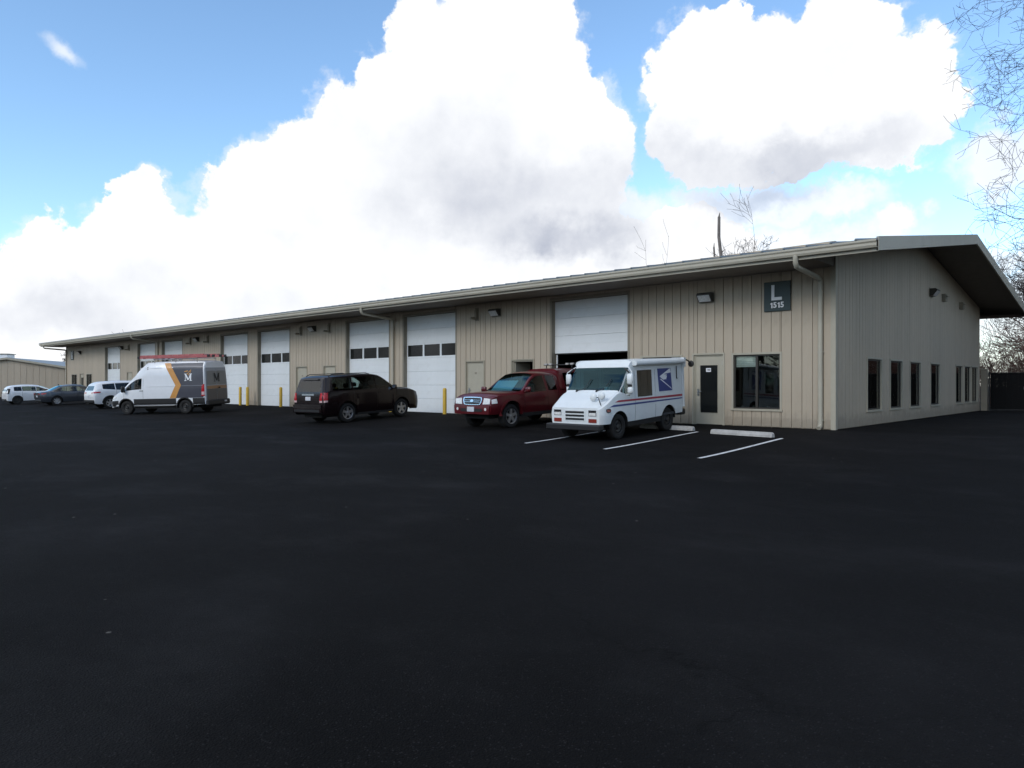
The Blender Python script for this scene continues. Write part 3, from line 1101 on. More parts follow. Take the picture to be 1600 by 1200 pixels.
class Loft:
    """car body as a surface over stations along x (front = +x); side rows 0-6, roof rows 7-9"""

    def __init__(self, keys, arches=(), toprows=((0.93, 0.5), (0.55, 0.88)), side=(), top=(), low=(), nose=None, tail=None, cap_rear=None, cap_front=None, pad=(0.03, 0.05), inboard=0.07, nose_len=0.6, tail_len=0.6, smoothx=True):
        self.keys = sorted(keys)
        self.arches, self.toprows = arches, toprows
        self.side, self.top, self.low = side, top, low
        self.nose, self.tail = nose, tail
        self.cap_rear, self.cap_front = cap_rear, cap_front
        self.pad, self.inboard = pad, inboard
        self.nl, self.tl = nose_len, tail_len
        self.xr, self.xf = self.keys[0][0], self.keys[-1][0]
        xs = set(k[0] for k in self.keys)
        for lst in (side, top, low):
            for t in lst:
                xs.add(t[0])
                xs.add(t[1])
        for xw, zw, ra in arches:
            for i in range(0, 17):
                a = math.pi * i / 16
                xs.add(round(xw + ra * math.cos(a), 4))
            xs.add(xw + ra + 0.002)
            xs.add(xw - ra - 0.002)
        xs = sorted(xs)
        # fill long gaps
        full = []
        for a, b in zip(xs[:-1], xs[1:]):
            full.append(a)
            n = int((b - a) / 0.16)
            for i in range(1, n + 1):
                full.append(lerp(a, b, i / (n + 1)))
        full.append(xs[-1])
        self.xs = [x for x in full if self.xr - 1e-6 <= x <= self.xf + 1e-6]
        self.make()

    def par(self, x):
        k = self.keys
        for i in range(len(k) - 1):
            if k[i][0] <= x <= k[i + 1][0]:
                h = k[i + 1][0] - k[i][0]
                t = (x - k[i][0]) / h if h > 0 else 0
                # monotone cubic between keys
                r = []
                for j in range(1, 10):
                    y0, y1 = k[i][j], k[i + 1][j]
                    d = (y1 - y0) / h

                    def slope(n):
                        if n <= 0 or n >= len(k) - 1:
                            return None
                        ha, hb = k[n][0] - k[n - 1][0], k[n + 1][0] - k[n][0]
                        da, db = (k[n][j] - k[n - 1][j]) / ha, (k[n + 1][j] - k[n][j]) / hb
                        if da * db <= 0:
                            return 0.0
                        w1, w2 = 2 * hb + ha, hb + 2 * ha
                        return (w1 + w2) / (w1 / da + w2 / db)
                    m0, m1 = slope(i), slope(i + 1)
                    m0 = d if m0 is None else m0
                    m1 = d if m1 is None else m1
                    t2, t3 = t * t, t * t * t
                    r.append((2 * t3 - 3 * t2 + 1) * y0 + (t3 - 2 * t2 + t) * h * m0 + (-2 * t3 + 3 * t2) * y1 + (t3 - t2) * h * m1)
                return dict(zip(KEYS, r))
        return dict(zip(KEYS, k[-1][1:]))

    def rows(self, x):
        p = self.par(x)
        zb = p['zb']
        for xw, zw, ra in self.arches:
            if abs(x - xw) <= ra + 1e-4:
                zb = max(zb, zw + math.sqrt(max(0, ra * ra - (x - xw) ** 2)))
        zbelt = p['zbelt']
        zb = min(zb, zbelt - 0.04)

        def Wd(z):
            if z <= p['zm']:
                t = (z - p['zb']) / max(0.01, p['zm'] - p['zb'])
                return lerp(p['ws'], p['wm'], math.sin(max(0, min(1, t)) * math.pi / 2))
            t = (z - p['zm']) / max(0.01, zbelt - p['zm'])
            return lerp(p['wm'], p['wb'], t * t)
        out = []
        for t in (0, 0.18, 0.42, 0.7, 1.0):
            z = lerp(zb, zbelt, t)
            out.append((Wd(z), z))
        zr = max(p['zrail'], zbelt + 0.006)
        h = zr - zbelt
        a = min(self.pad[0], h * 0.3) / h
        b = 1 - min(self.pad[1], h * 0.3) / h
        for t in (a, b, 1.0):
            out.append((lerp(p['wb'], p['wr'], t), lerp(zbelt, zr, t)))
        (fa, ha), (fb, hb) = self.toprows
        zt = max(p['ztop'], zr + 0.004)
        w7 = max(p['wr'] - self.inboard, p['wr'] * 0.5) if fa is None else p['wr'] * fa
        out.append((w7, lerp(zr, zt, ha)))
        out.append((p['wr'] * fb, lerp(zr, zt, hb)))
        out.append((0.0, zt))
        return out

    def shift(self, x, z):
        d = 0
        if self.nose and x > self.xf - self.nl:
            d -= self.nose(z) * sstep((x - (self.xf - self.nl)) / self.nl)
        if self.tail and x < self.xr + self.tl:
            d += self.tail(z) * sstep(((self.xr + self.tl) - x) / self.tl)
        return x + d

    def make(self):
        NR = 11                                # rows 0..10, 10 is the centre line
        self.parts = {}
        allmb = MB()

        def tagof(lst, x):
            for t in lst:
                if t[0] < x < t[1]:
                    return t[2]
            return None
        grid = []
        for x in self.xs:
            r = self.rows(x)
            grid.append([(self.shift(x, z), y, z) for y, z in r])
        for s in (1, -1):
            for i in range(len(self.xs) - 1):
                xm = (self.xs[i] + self.xs[i + 1]) / 2
                for j in range(NR - 1):
                    q = [grid[i][j], grid[i + 1][j], grid[i + 1][j + 1], grid[i][j + 1]]
                    q = [(x, y * s, z) for x, y, z in q]
                    name = 'body'
                    if j <= 3:
                        name = tagof(self.low, xm) or 'body'
                    elif j in (4, 5, 6):
                        st = tagof(self.side, xm)
                        lt = tagof(self.low, xm)
                        if j == 5 and st:
                            name = st
                        else:
                            name = lt if (lt and lt != 'gap') else 'body'
                            if lt == 'gap' and j != 6:
                                name = 'gap'
                    else:
                        st = tagof(self.top, xm)
                        if st and j >= 8 - (1 if self.toprows[0][0] and self.toprows[0][0] > 0.96 else 0):
                            name = st
                    if name != 'gap':
                        key = name if name in ('body',) or name.startswith('windshield') or name.startswith('rear_window') else name + ('#L' if s > 0 else '#R')
                        self.parts.setdefault(key, MB()).add(q, [(0, 1, 2, 3)])
                    allmb.add(q, [(0, 1, 2, 3)])
        for gi, cap in ((0, self.cap_rear), (len(self.xs) - 1, self.cap_front)):
            g = grid[gi]
            for j in range(NR - 2):
                a, b = g[j], g[j + 1]
                name = 'body'
                if cap and j in cap:
                    name = cap[j]
                # split in columns so lamps and glass have somewhere to sit
                cols = [1.0, 0.86, 0.3, -0.3, -0.86, -1.0]
                for c0, c1 in zip(cols[:-1], cols[1:]):
                    q = [(a[0], a[1] * c0, a[2]), (a[0], a[1] * c1, a[2]), (b[0], b[1] * c1, b[2]), (b[0], b[1] * c0, b[2])]
                    nm = name if abs(c0) <= 0.87 and abs(c1) <= 0.87 else 'body'
                    self.parts.setdefault(nm, MB()).add(q, [(0, 1, 2, 3)])
                    allmb.add(q, [(0, 1, 2, 3)])
            j = NR - 2
            a, b = g[j], g[j + 1]
            self.parts['body'].add([(a[0], a[1], a[2]), (a[0], -a[1], a[2]), b], [(0, 1, 2)])
            allmb.add([(a[0], a[1], a[2]), (a[0], -a[1], a[2]), b], [(0, 1, 2)])
        self.all = allmb
        self.bvh = BVHTree.FromPolygons([Vector(v) for v in allmb.v], allmb.f)

    # ---- conforming patches
    def cast(self, o, d):
        hit = self.bvh.ray_cast(Vector(o), Vector(d), 6.0)
        return (hit[0], hit[1]) if hit[0] is not None else (None, None)

    def patch(self, mb, quad, face, off=0.008, n=6, m=4, sink=0.02, round_=0.0):
        """quad: four corners in the plane of the face ('L','R': (x,z); 'F','B': (y,z); 'T': (x,y))"""
        pts = []
        last = None
        for j in range(m + 1):
            row = []
            for i in range(n + 1):
                u, w = i / n, j / m
                if round_ > 0:
                    # pull corners in
                    uu, ww = 2 * u - 1, 2 * w - 1
                    k = 1 - round_ * (uu * uu * ww * ww)
                    uu, ww = uu * k, ww * k
                    u, w = (uu + 1) / 2, (ww + 1) / 2
                a = (lerp(quad[0][0], quad[1][0], u), lerp(quad[0][1], quad[1][1], u))
                b = (lerp(quad[3][0], quad[2][0], u), lerp(quad[3][1], quad[2][1], u))
                p = (lerp(a[0], b[0], w), lerp(a[1], b[1], w))
                if face == 'L':
                    o, d = (p[0], 3, p[1]), (0, -1, 0)
                elif face == 'R':
                    o, d = (p[0], -3, p[1]), (0, 1, 0)
                elif face == 'F':
                    o, d = (5, p[0], p[1]), (-1, 0, 0)
                elif face == 'B':
                    o, d = (-5, p[0], p[1]), (1, 0, 0)
                else:
                    o, d = (p[0], p[1], 4), (0, 0, -1)
                h, nn = self.cast(o, d)
                if h is None:
                    h, nn = (last if last else (Vector((p[0], 0, 1)), Vector((0, 0, 1))))
                last = (h, nn)
                dv = Vector(d)
                if nn.dot(dv) > 0:
                    nn = -nn
                nn = (nn - dv * 0.6).normalized()
                row.append((h + nn * off, h - nn * sink))
            pts.append(row)
        vt = [p[0] for row in pts for p in row]
        vb = [p[1] for row in pts for p in row]
        W_ = n + 1
        f = [(j * W_ + i, j * W_ + i + 1, (j + 1) * W_ + i + 1, (j + 1) * W_ + i) for j in range(m) for i in range(n)]
        T = len(vt)
        edge = [i for i in range(W_)] + [j * W_ + n for j in range(1, m + 1)] + [m * W_ + i for i in range(n - 1, -1, -1)] + [j * W_ for j in range(m - 1, 0, -1)]
        f += [(edge[i], edge[(i + 1) % len(edge)], T + edge[(i + 1) % len(edge)], T + edge[i]) for i in range(len(edge))]
        mb.add(vt + vb, f)
        return mb

    def emit(self, root, mats, glass, smooth=32):
        """link every tagged part under root; returns dict"""
        res = {}
        for key, mb in self.parts.items():
            nm = key.split('#')[0]
            base = nm.rstrip('0123456789')
            mat = glass.get(nm, glass.get(base, mats))
            o = mb.build(base, mat, root, smooth=smooth)
            # weld so that shading runs across faces
            bm = bmesh.new()
            bm.from_mesh(o.data)
            bmesh.ops.remove_doubles(bm, verts=bm.verts, dist=0.0008)
            bmesh.ops.recalc_face_normals(bm, faces=bm.faces)
            for e in bm.edges:
                e.smooth = not (len(e.link_faces) == 2 and e.calc_face_angle(0) > R(smooth))
            for f in bm.faces:
                f.smooth = True
            bm.to_mesh(o.data)
            bm.free()
            res[key] = o
        return res


def wheel(root, x, y, zr, wd, style='alloy5', rim_mat='alloy', side=1, face_out=1):
    """wheel with its outer face at |y|; child rim"""
    s = 1 if y > 0 else -1
    rr = zr * (0.64 if style != 'steel' else 0.56)
    t = MB()
    prof = [(rr, 0.0), (rr + 0.015, 0.012), (zr * 0.86, 0.016), (zr * 0.95, 0.004), (zr, -0.03), (zr, -wd + 0.03), (zr * 0.95, -wd - 0.004), (rr, -wd)]
    t.lathe([(r, h * s) for r, h in prof], 28, 'y')
    # dark dish behind the spokes
    t.lathe([(rr, -0.002 * s), (rr * 0.97, -0.05 * s), (0.0, -0.07 * s)], 28, 'y')
    w = t.build('wheel', M['tyre'], root, smooth=40, loc=(x, y, zr))
    r = MB()
    r.lathe([(rr * 1.005, -0.004 * s), (rr * 1.0, 0.010 * s), (rr * 0.93, 0.004 * s), (rr * 0.90, -0.05 * s)], 28, 'y')
    if style == 'steel':
        r.lathe([(rr * 0.9, -0.03 * s), (rr * 0.7, -0.012 * s), (rr * 0.42, -0.03 * s), (rr * 0.36, 0.02 * s), (0.0, 0.03 * s)], 20, 'y')
    else:
        n = int(style[-1])
        for k_ in range(n):
            a = 2 * math.pi * k_ / n + math.pi / 2
            ca, sa = math.cos(a), math.sin(a)
            w0, w1 = rr * 0.20, rr * 0.16

            def P(rad, lat, h):
                return (rad * ca - lat * sa, h * s, rad * sa + lat * ca)
            v = [P(rr * .1, -w0, 0.0), P(rr * .1, w0, 0.0), P(rr * .93, w1, 0.006), P(rr * .93, -w1, 0.006), P(rr * .1, -w0, -.05), P(rr * .1, w0, -.05), P(rr * .93, w1, -.04), P(rr * .93, -w1, -.04)]
            r.add(v, [(0, 1, 2, 3), (0, 4, 5, 1), (1, 5, 6, 2), (2, 6, 7, 3), (3, 7, 4, 0)])
        r.lathe([(rr * 0.2, -0.01 * s), (rr * 0.17, 0.012 * s), (0.0, 0.016 * s)], 14, 'y')
    r.build('rim', M[rim_mat], w, smooth=35)
    return w


def underbody(root, lf, wheels, track, hw, z0, z1, xr, xf):
    """dark floor, and a liner in each wheel housing"""
    m = MB()
    m.box(xr, xf, -track + 0.30, track - 0.30, z0, z1)
    # floor between the axles goes the full width
    xa, xb = sorted(w[0] for w in lf.arches)
    ra = lf.arches[0][2]
    m.box(xa + ra + 0.02, xb - ra - 0.02, -hw, hw, z0 + 0.02, z1 - 0.002)
    for xw, zw, rad in lf.arches:
        for s in (1, -1):
            ri = rad + 0.012
            n = 14
            v, f = [], []
            for k_ in range(n + 1):
                a = math.pi * k_ / n
                for yy in (hw * 0.985, track - 0.32):
                    v.append((xw + ri * math.cos(a), s * yy, zw + ri * math.sin(a)))
            for k_ in range(n):
                f.append((2 * k_, 2 * k_ + 1, 2 * k_ + 3, 2 * k_ + 2))
            o = len(v)
            v.append((xw, s * (track - 0.32), zw - 0.0))
            f += [(o, 2 * k_ + 1, 2 * k_ + 3) for k_ in range(n)]
            m.add(v, f)
    return m.build('underbody', M['under'], root)


def seats(root, xs, z, wy=0.36, mat='seat', h=0.62):
    for x in xs:
        for s in (1, -1):
            m = MB()
            m.cbox(x - 0.05, x + 0.45, s * wy - 0.24, s * wy + 0.24, z, z + 0.16, 0.04)
            m.cbox(x - 0.18, x - 0.03, s * wy - 0.23, s * wy + 0.23, z + 0.1, z + h, 0.05)
            m.cbox(x - 0.2, x - 0.1, s * wy - 0.12, s * wy + 0.12, z + h + 0.03, z + h + 0.2, 0.03)
            m.build('seat', M[mat], root)


def door_handle(root, lf, x, z, face, mat):
    m = MB()
    lf.patch(m, [(x - 0.09, z - 0.016), (x + 0.09, z - 0.016), (x + 0.09, z + 0.016), (x - 0.09, z + 0.016)], face, off=0.025, n=4, m=1)
    return m.build('door_handle', mat, root)


def arch_trim(root, lf, mat, width=0.055, off=0.012, name='wheel_arch'):
    for xw, zw, ra in lf.arches:
        for face in 'LR':
            m = MB()
            n = 18
            vt, vb = [], []
            for k_ in range(n + 1):
                a = math.pi * k_ / n
                for r_ in (ra + 0.001, ra + width):
                    px, pz = xw + r_ * math.cos(a), zw + r_ * math.sin(a)
                    o, d = ((px, 3, pz), (0, -1, 0)) if face == 'L' else ((px, -3, pz), (0, 1, 0))
                    h, nn = lf.cast(o, d)
                    s = 1 if face == 'L' else -1
                    if h is None or abs(h.y) < 0.5:
                        h = Vector((px, (vt[-2].y - s * off) if len(vt) > 1 else s * lf.par(px)['wm'], pz))
                    vt.append(Vector((px, h.y + s * off, pz)))
                    vb.append(Vector((px, h.y - s * 0.06, pz)))
            T = len(vt)
            f = []
            for k_ in range(n):
                a_ = 2 * k_
                f += [(a_, a_ + 1, a_ + 3, a_ + 2), (a_, a_ + 2, T + a_ + 2, T + a_), (a_ + 1, T + a_ + 1, T + a_ + 3, a_ + 3)]
            m.add(vt + vb, f)
            m.build(name, mat, root, smooth=40)


def mirror(root, x, y, z, mat, w=0.2, h=0.15):
    s = 1 if y > 0 else -1
    m = MB()
    m.cbox(x - 0.04, x + 0.06, min(y, y + s * w), max(y, y + s * w), z, z + h, 0.03)
    m.tube([(x + 0.01, y - s * 0.10, z - 0.01), (x + 0.01, y + s * 0.05, z + 0.04)], 0.03, 6)
    o = m.build('mirror', mat, root, smooth=50)
    g_ = MB().box(x - 0.046, x - 0.041, min(y + s * 0.02, y + s * (w - 0.02)), max(y + s * 0.02, y + s * (w - 0.02)), z + 0.02, z + h - 0.02)
    g_.build('mirror_glass', M['chrome'], o)


P_ = {}
P_['red'] = pmat('dark red car paint', (0.088, 0.006, 0.010), 0.3, spec=0.35, coat=0.5, var=0.06, vscale=1.5, dirt=0.1, dirt_col=(0.06, 0.03, 0.03))
P_['maroon_black'] = pmat('black cherry car paint', (0.0075, 0.0035, 0.0042), 0.25, spec=0.3, coat=0.35)
P_['white'] = pmat('white car paint', (0.72, 0.74, 0.76), 0.3, coat=0.5, var=0.02, dirt=0.05, dirt_col=(0.4, 0.4, 0.38))
P_['truck_white'] = pmat('white truck paint', (0.70, 0.735, 0.74), 0.42, coat=0.2, var=0.03, vscale=2, dirt=0.10, dirt_col=(0.42, 0.42, 0.38))
P_['grey'] = pmat('dark blue grey car paint', (0.055, 0.062, 0.075), 0.3, metal=0.35, coat=0.7)
P_['wrap'] = pmat('dark slate vinyl wrap', (0.048, 0.050, 0.066), 0.38, coat=0.2, var=0.05)
P_['orange'] = pmat('orange vinyl stripe', (0.56, 0.265, 0.065), 0.4, coat=0.2, var=0.06)
P_['blue'] = pmat('postal blue vinyl', (0.035, 0.055, 0.21), 0.45)
P_['stripe_red'] = pmat('stripe red vinyl', (0.36, 0.03, 0.055), 0.45)
P_['ladder'] = pmat('red fibreglass ladder', (0.40, 0.115, 0.115), 0.65, var=0.2, vscale=6)


def place(name, pos, heading, label, cat='car'):
    """heading: world angle of the car's +x axis in degrees"""
    x, y = pos
    r_ = empty(name, (x, y, gz(y)), R(heading))
    # sit on the slope: pitch to the ground under the two axles
    dx, dy = math.cos(R(heading)), math.sin(R(heading))
    zf, zr_ = gz(y + 1.4 * dy), gz(y - 1.4 * dy)
    zl, zR = gz(y + 0.7 * dx), gz(y - 0.7 * dx)
    r_.rotation_euler = (math.atan2(zl - zR, 1.4), -math.atan2(zf - zr_, 2.8), R(heading))
    r_.location.z = (zf + zr_) / 2
    tag(r_, label, cat)
    return r_


GAP = 0.011


def doors(*spans):
    """side panels cut as doors with a shut line each side"""
    out = []
    for i, (a, b) in enumerate(spans):
        out += [(a, a + GAP, 'gap'), (a + GAP, b - GAP * 0.0, 'door%d' % i)]
    last = spans[-1][1]
    out.append((last, last + GAP, 'gap'))
    return out


# ------------------------------------------------------------------ the mail truck
def mail_truck():
    root = place('mail_truck', (-4.60, -4.00), -90, 'white boxy mail truck with blue eagle emblem and red and blue stripes', 'mail truck')
    root.scale = (0.97, 0.97, 0.985)
    k = [  # x, zb, ws, zm, wm, zbelt, wb, zrail, wr, ztop
        (-2.16, 0.52, 0.90, 0.72, 0.92, 1.06, 0.92, 1.92, 0.90, 2.10),
        (-2.13, 0.50, 0.93, 0.72, 0.95, 1.06, 0.95, 1.93, 0.93, 2.13),
        (-0.5, 0.47, 0.93, 0.72, 0.955, 1.06, 0.955, 1.93, 0.935, 2.14),
        (0.58, 0.45, 0.93, 0.72, 0.955, 1.06, 0.955, 1.93, 0.935, 2.13),
        (0.66, 0.45, 0.93, 0.72, 0.955, 1.08, 0.955, 1.92, 0.93, 2.05),
        (0.71, 0.45, 0.93, 0.72, 0.955, 1.10, 0.955, 1.90, 0.925, 1.945),
        (1.20, 0.45, 0.93, 0.72, 0.95, 1.24, 0.935, 1.275, 0.90, 1.31),
        (1.235, 0.45, 0.93, 0.72, 0.95, 1.235, 0.93, 1.255, 0.88, 1.285),
        (1.70, 0.45, 0.91, 0.70, 0.93, 0.99, 0.90, 1.02, 0.84, 1.05),
        (1.92, 0.45, 0.86, 0.70, 0.885, 0.875, 0.85, 0.90, 0.79, 0.925),
        (1.99, 0.45, 0.80, 0.68, 0.83, 0.84, 0.80, 0.865, 0.74, 0.885)]
    lf = Loft(k, arches=((1.22, 0.36, 0.41), (-1.33, 0.36, 0.41)), toprows=((0.985, 0.72), (0.86, 0.98)),
              side=((-0.43, 0.33, 'side_window'), (0.72, 1.13, 'side_window1')), top=((0.72, 1.19, 'windshield'),),
              low=doors((-0.60, 0.46)), pad=(0.03, 0.10), nose_len=0.3, cap_rear={5: 'rear_window'})
    # roof rows: windshield reaches close to the pillars, so keep row 7 body
    parts = lf.emit(root, P_['truck_white'], {'side_window': M['glass_car'], 'windshield': M['glass_wind'], 'rear_window': M['glass_dark']}, smooth=24)
    underbody(root, lf, None, 0.80, 0.92, 0.30, 0.50, -2.1, 1.9)
    for x in (1.22, -1.33):
        for s in (1, -1):
            wheel(root, x, s * 0.885, 0.345, 0.2, 'steel', 'alloy_dark')
    # roof overhang: rain gutter along each side, ending in brackets
    for s in (1, -1):
        m = MB()
        m.prism([(0.92 * s, 1.965), (1.03 * s, 1.965), (1.065 * s, 1.99), (1.075 * s, 2.03), (1.06 * s, 2.075), (1.02 * s, 2.105), (0.90 * s, 2.135)], 'x', -2.12, 0.52)
        m.build('roof_rail', P_['truck_white'], root)
    m = MB()
    m.box(-2.24, -2.13, 0.60, 1.03, 2.0, 2.14).box(-2.28, -2.15, 0.88, 1.0, 1.86, 2.0)
    m.box(-2.24, -2.13, -1.03, -0.60, 2.0, 2.14)
    m.build('roof_bracket', P_['truck_white'], root)
    m = MB().tube([(-2.2, 0.95, 2.10), (-2.36, 1.02, 2.05), (-2.50, 1.05, 1.96)], 0.022, 6)
    m.add(*_disc((-2.52, 1.05, 1.94), 0.10, 0.03))
    m.build('rear_mirror', M['black'], root)
    m = MB().box(-2.235, -2.17, 0.90, 0.965, 0.66, 1.95)
    m.build('rear_door_track', P_['truck_white'], root)
    m = MB().box(-2.25, -2.236, 0.91, 0.955, 0.80, 1.9)
    m.build('track_seal', M['black'], root)
    m = MB().box(-1.80, -1.785, 0.948, 0.972, 1.52, 1.90).box(-1.87, -1.80, 0.948, 0.965, 1.52, 1.535)
    m.build('door_hook', M['black'], root)
    # rear step bumper
    MB().cbox(-2.46, -2.17, -0.86, 0.86, 0.40, 0.58, 0.03).build('rear_bumper', M['black'], root)
    MB().cbox(1.93, 2.15, -0.93, 0.93, 0.29, 0.455, 0.03).build('bumper', M['black'], root)
    # windscreen surround, wipers
    for s in (1, -1):
        m = MB().tube([(1.24, s * 0.35 - 0.15, 1.30), (1.17, s * 0.35 + 0.10, 1.37), (0.98, s * 0.35 + 0.18, 1.62)], 0.010, 5)
        m.tube([(1.255, s * 0.35 - 0.15, 1.27), (1.23, s * 0.35 - 0.15, 1.33)], 0.03, 6)
        m.build('wiper', M['black'], root)
    # grille: three dark slots in a white surround, headlights, marker lamps
    gm = MB()
    lf.patch(gm, [(-0.36, 0.53), (0.36, 0.53), (0.36, 0.83), (-0.36, 0.83)], 'F', off=0.012, n=6, m=3)
    gr = gm.build('grille', P_['truck_white'], root)
    for j in range(3):
        sm = MB()
        z = 0.555 + 0.092 * j
        lf.patch(sm, [(-0.32, z), (0.32, z), (0.32, z + 0.058), (-0.32, z + 0.058)], 'F', off=0.0155, n=4, m=1)
        sm.build('grille_slot', M['black'], gr)
    for s in (1, -1):
        hm = MB()
        q = [(s * 0.47, 0.675), (s * 0.73, 0.675), (s * 0.73, 0.83), (s * 0.47, 0.83)]
        lf.patch(hm, q, 'F', off=0.012, n=3, m=2)
        h_ = hm.build('headlight', M['chrome'], root)
        lm = MB()
        lf.patch(lm, [(s * 0.485, 0.685), (s * 0.715, 0.685), (s * 0.715, 0.76), (s * 0.485, 0.76)], 'F', off=0.02, n=3, m=2)
        lm.build('lens', M['lens'], h_)
        mm = MB()
        lf.patch(mm, [(s * 0.47, 0.50), (s * 0.73, 0.50), (s * 0.73, 0.60), (s * 0.47, 0.60)], 'F', off=0.018, n=3, m=2)
        mm.build('marker_lamp', M['amber'], root)
        sm = MB()
        lf.patch(sm, [(1.62, 0.75), (1.80, 0.75), (1.80, 0.86), (1.62, 0.86)], 'L' if s > 0 else 'R', off=0.018, n=3, m=2, round_=0.2)
        b_ = sm.build('side_marker', M['black'], root)
        s2 = MB()
        lf.patch(s2, [(1.645, 0.775), (1.775, 0.775), (1.775, 0.835), (1.645, 0.835)], 'L' if s > 0 else 'R', off=0.024, n=3, m=1)
        s2.build('lens', M['amber'], b_)
    # stripes along the flank, following its surface
    for face in 'LR':
        m = MB()
        lf.patch(m, [(-2.12, 0.985), (1.42, 1.005), (1.25, 1.055), (-2.12, 1.045)], face, off=0.0035, n=30, m=1, sink=0.004)
        m.build('stripe', P_['stripe_red'], root)
        m = MB()
        lf.patch(m, [(-2.12, 0.91), (1.66, 0.89), (1.48, 0.945), (-2.12, 0.945)], face, off=0.0035, n=30, m=1, sink=0.004)
        m.build('stripe', P_['blue'], root)
    # emblem: blue slanted square with a white eagle's head
    for face, s in (('L', 1), ('R', -1)):
        m = MB()
        ex, ez, ew, eh = -1.11, 1.515, 0.74, 0.66

        def EP(u, w):
            return (ex + ew / 2 - u * ew - 0.06 * (1 - w) * 1.0, ez - eh / 2 + w * eh)
        lf.patch(m, [EP(0, 0), EP(1, 0), EP(1, 1), EP(0, 1)], face, off=0.004, n=6, m=6, sink=0.004)
        em = m.build('emblem', P_['blue'], root)
        for poly in ([EP(0.13, 0.66), EP(0.95, 0.99), EP(0.99, 0.80), EP(0.42, 0.74)],
                     [EP(0.13, 0.66), EP(0.42, 0.74), EP(0.72, 0.72), EP(0.24, 0.58)],
                     [EP(0.20, 0.55), EP(0.92, 0.12), EP(0.97, 0.05), EP(0.14, 0.53)],
                     [EP(0.20, 0.60), EP(0.62, 0.68), EP(0.60, 0.52), EP(0.38, 0.50)],
                     [EP(0.60, 0.52), EP(0.62, 0.68), EP(0.68, 0.66), EP(0.56, 0.44)]):
            m = MB()
            lf.patch(m, poly, face, off=0.0065, n=3, m=3, sink=0.001)
            m.build('emblem_mark', M['white'], em)
    # door mirrors: tall double heads on tube frames, both sides
    for s in (1, -1):
        m = MB()
        y0, y1 = s * 0.93, s * 1.16
        x = 0.82 if s > 0 else 0.78
        m.tube([(x - 0.08, y0, 1.95), (x + 0.06, y1 - s * 0.02, 1.80), (x + 0.08, y1, 1.70), (x + 0.08, y1, 1.32), (x + 0.06, y1 - s * 0.03, 1.22), (x + 0.05, y0, 1.19)], 0.014, 6)
        mr = m.build('mirror', P_['truck_white'], root, smooth=50)
        h_ = MB()
        h_.cbox(x + 0.03, x + 0.12, min(y1 - s * 0.17, y1 + s * 0.02), max(y1 - s * 0.17, y1 + s * 0.02), 1.46, 1.76, 0.035)
        h_.build('mirror_head', P_['truck_white'], mr, smooth=50)
        h_ = MB()
        h_.cbox(x + 0.03, x + 0.12, min(y1 - s * 0.17, y1 + s * 0.02), max(y1 - s * 0.17, y1 + s * 0.02), 1.21, 1.41, 0.05)
        h_.build('mirror_head', P_['truck_white'], mr, smooth=50)
        j_ = MB().box(x + 0.05, x + 0.10, min(y1 - s * 0.14, y1), max(y1 - s * 0.14, y1), 1.405, 1.465)
        j_.tube([(x + 0.06, y0 - s * .02, 1.90), (x + 0.07, y1 - s * 0.1, 1.79)], 0.022, 6)
        j_.build('mirror_joint', M['black'], mr)
    # pair of round cross-view mirrors on a stalk on the left front wing
    m = MB().tube([(1.86, 0.80, 0.93), (1.80, 0.70, 1.06), (1.74, 0.62, 1.16)], 0.013, 6)
    m.tube([(1.74, 0.70, 1.17), (1.74, 0.54, 1.15)], 0.012, 6)
    cm = m.build('crossview_mirror', M['black'], root)
    for dy, dz in ((0.47, 1.16), (0.75, 1.20)):
        d_ = MB()
        v, f = _disc((1.76, dy, dz), 0.108, 0.05, axis=Vector((1, 0.15, 0.1)))
        d_.add(v, f)
        d_.build('mirror_dish', P_['truck_white'], cm, smooth=60)
    # cab: one seat, tray, wheel, rear wall shelf
    m = MB()
    m.cbox(0.05, 0.55, -0.6, -0.1, 0.62, 0.82, 0.04).cbox(-0.08, 0.07, -0.58, -0.12, 0.7, 1.4, 0.05)
    m.build('seat', M['seat_grey'], root)
    m = MB().cbox(0.95, 1.2, -0.85, 0.85, 0.85, 1.18, 0.03).cbox(0.2, 0.9, 0.08, 0.75, 0.75, 0.95, 0.02)
    m.build('dashboard', M['seat_grey'], root)
    m = MB().box(-0.66, -0.60, -0.88, 0.88, 0.5, 1.88)
    m.box(-2.0, 0.5, -0.9, 0.9, 0.48, 0.54)
    m.build('bulkhead', M['seat_grey'], root)
    m = MB().box(0.13, 0.17, 0.34, 0.37, 0.95, 1.55).cbox(0.6, 0.75, 0.1, 0.2, 1.18, 1.38, 0.02)
    m.build('cab_fitting', M['white'], root)
    m = MB()
    lf.patch(m, [(-0.12, 0.34), (0.0, 0.34), (0.0, 0.4), (-0.12, 0.4)], 'F', off=0.03, n=1, m=1)
    return root


def _disc(c, r, t, axis=Vector((1, 0, 0)), n=14):
    axis = axis.normalized()
    a = axis.cross(Vector((0, 0, 1))).normalized()
    b = axis.cross(a)
    c = Vector(c)
    v = []
    prof = [(r, 0.0), (r, 0.2), (r * 0.8, 0.75), (r * 0.4, 1.0)]
    for rr, h in prof:
        v += [c + (a * math.cos(2 * math.pi * k_ / n) + b * math.sin(2 * math.pi * k_ / n)) * rr + axis * h * t for k_ in range(n)]
    f = [tuple(range(n)), tuple(range(3 * n, 4 * n))]
    for i in range(3):
        f += [(i * n + k_, i * n + (k_ + 1) % n, (i + 1) * n + (k_ + 1) % n, (i + 1) * n + k_) for k_ in range(n)]
    return v, f


mail_truck()


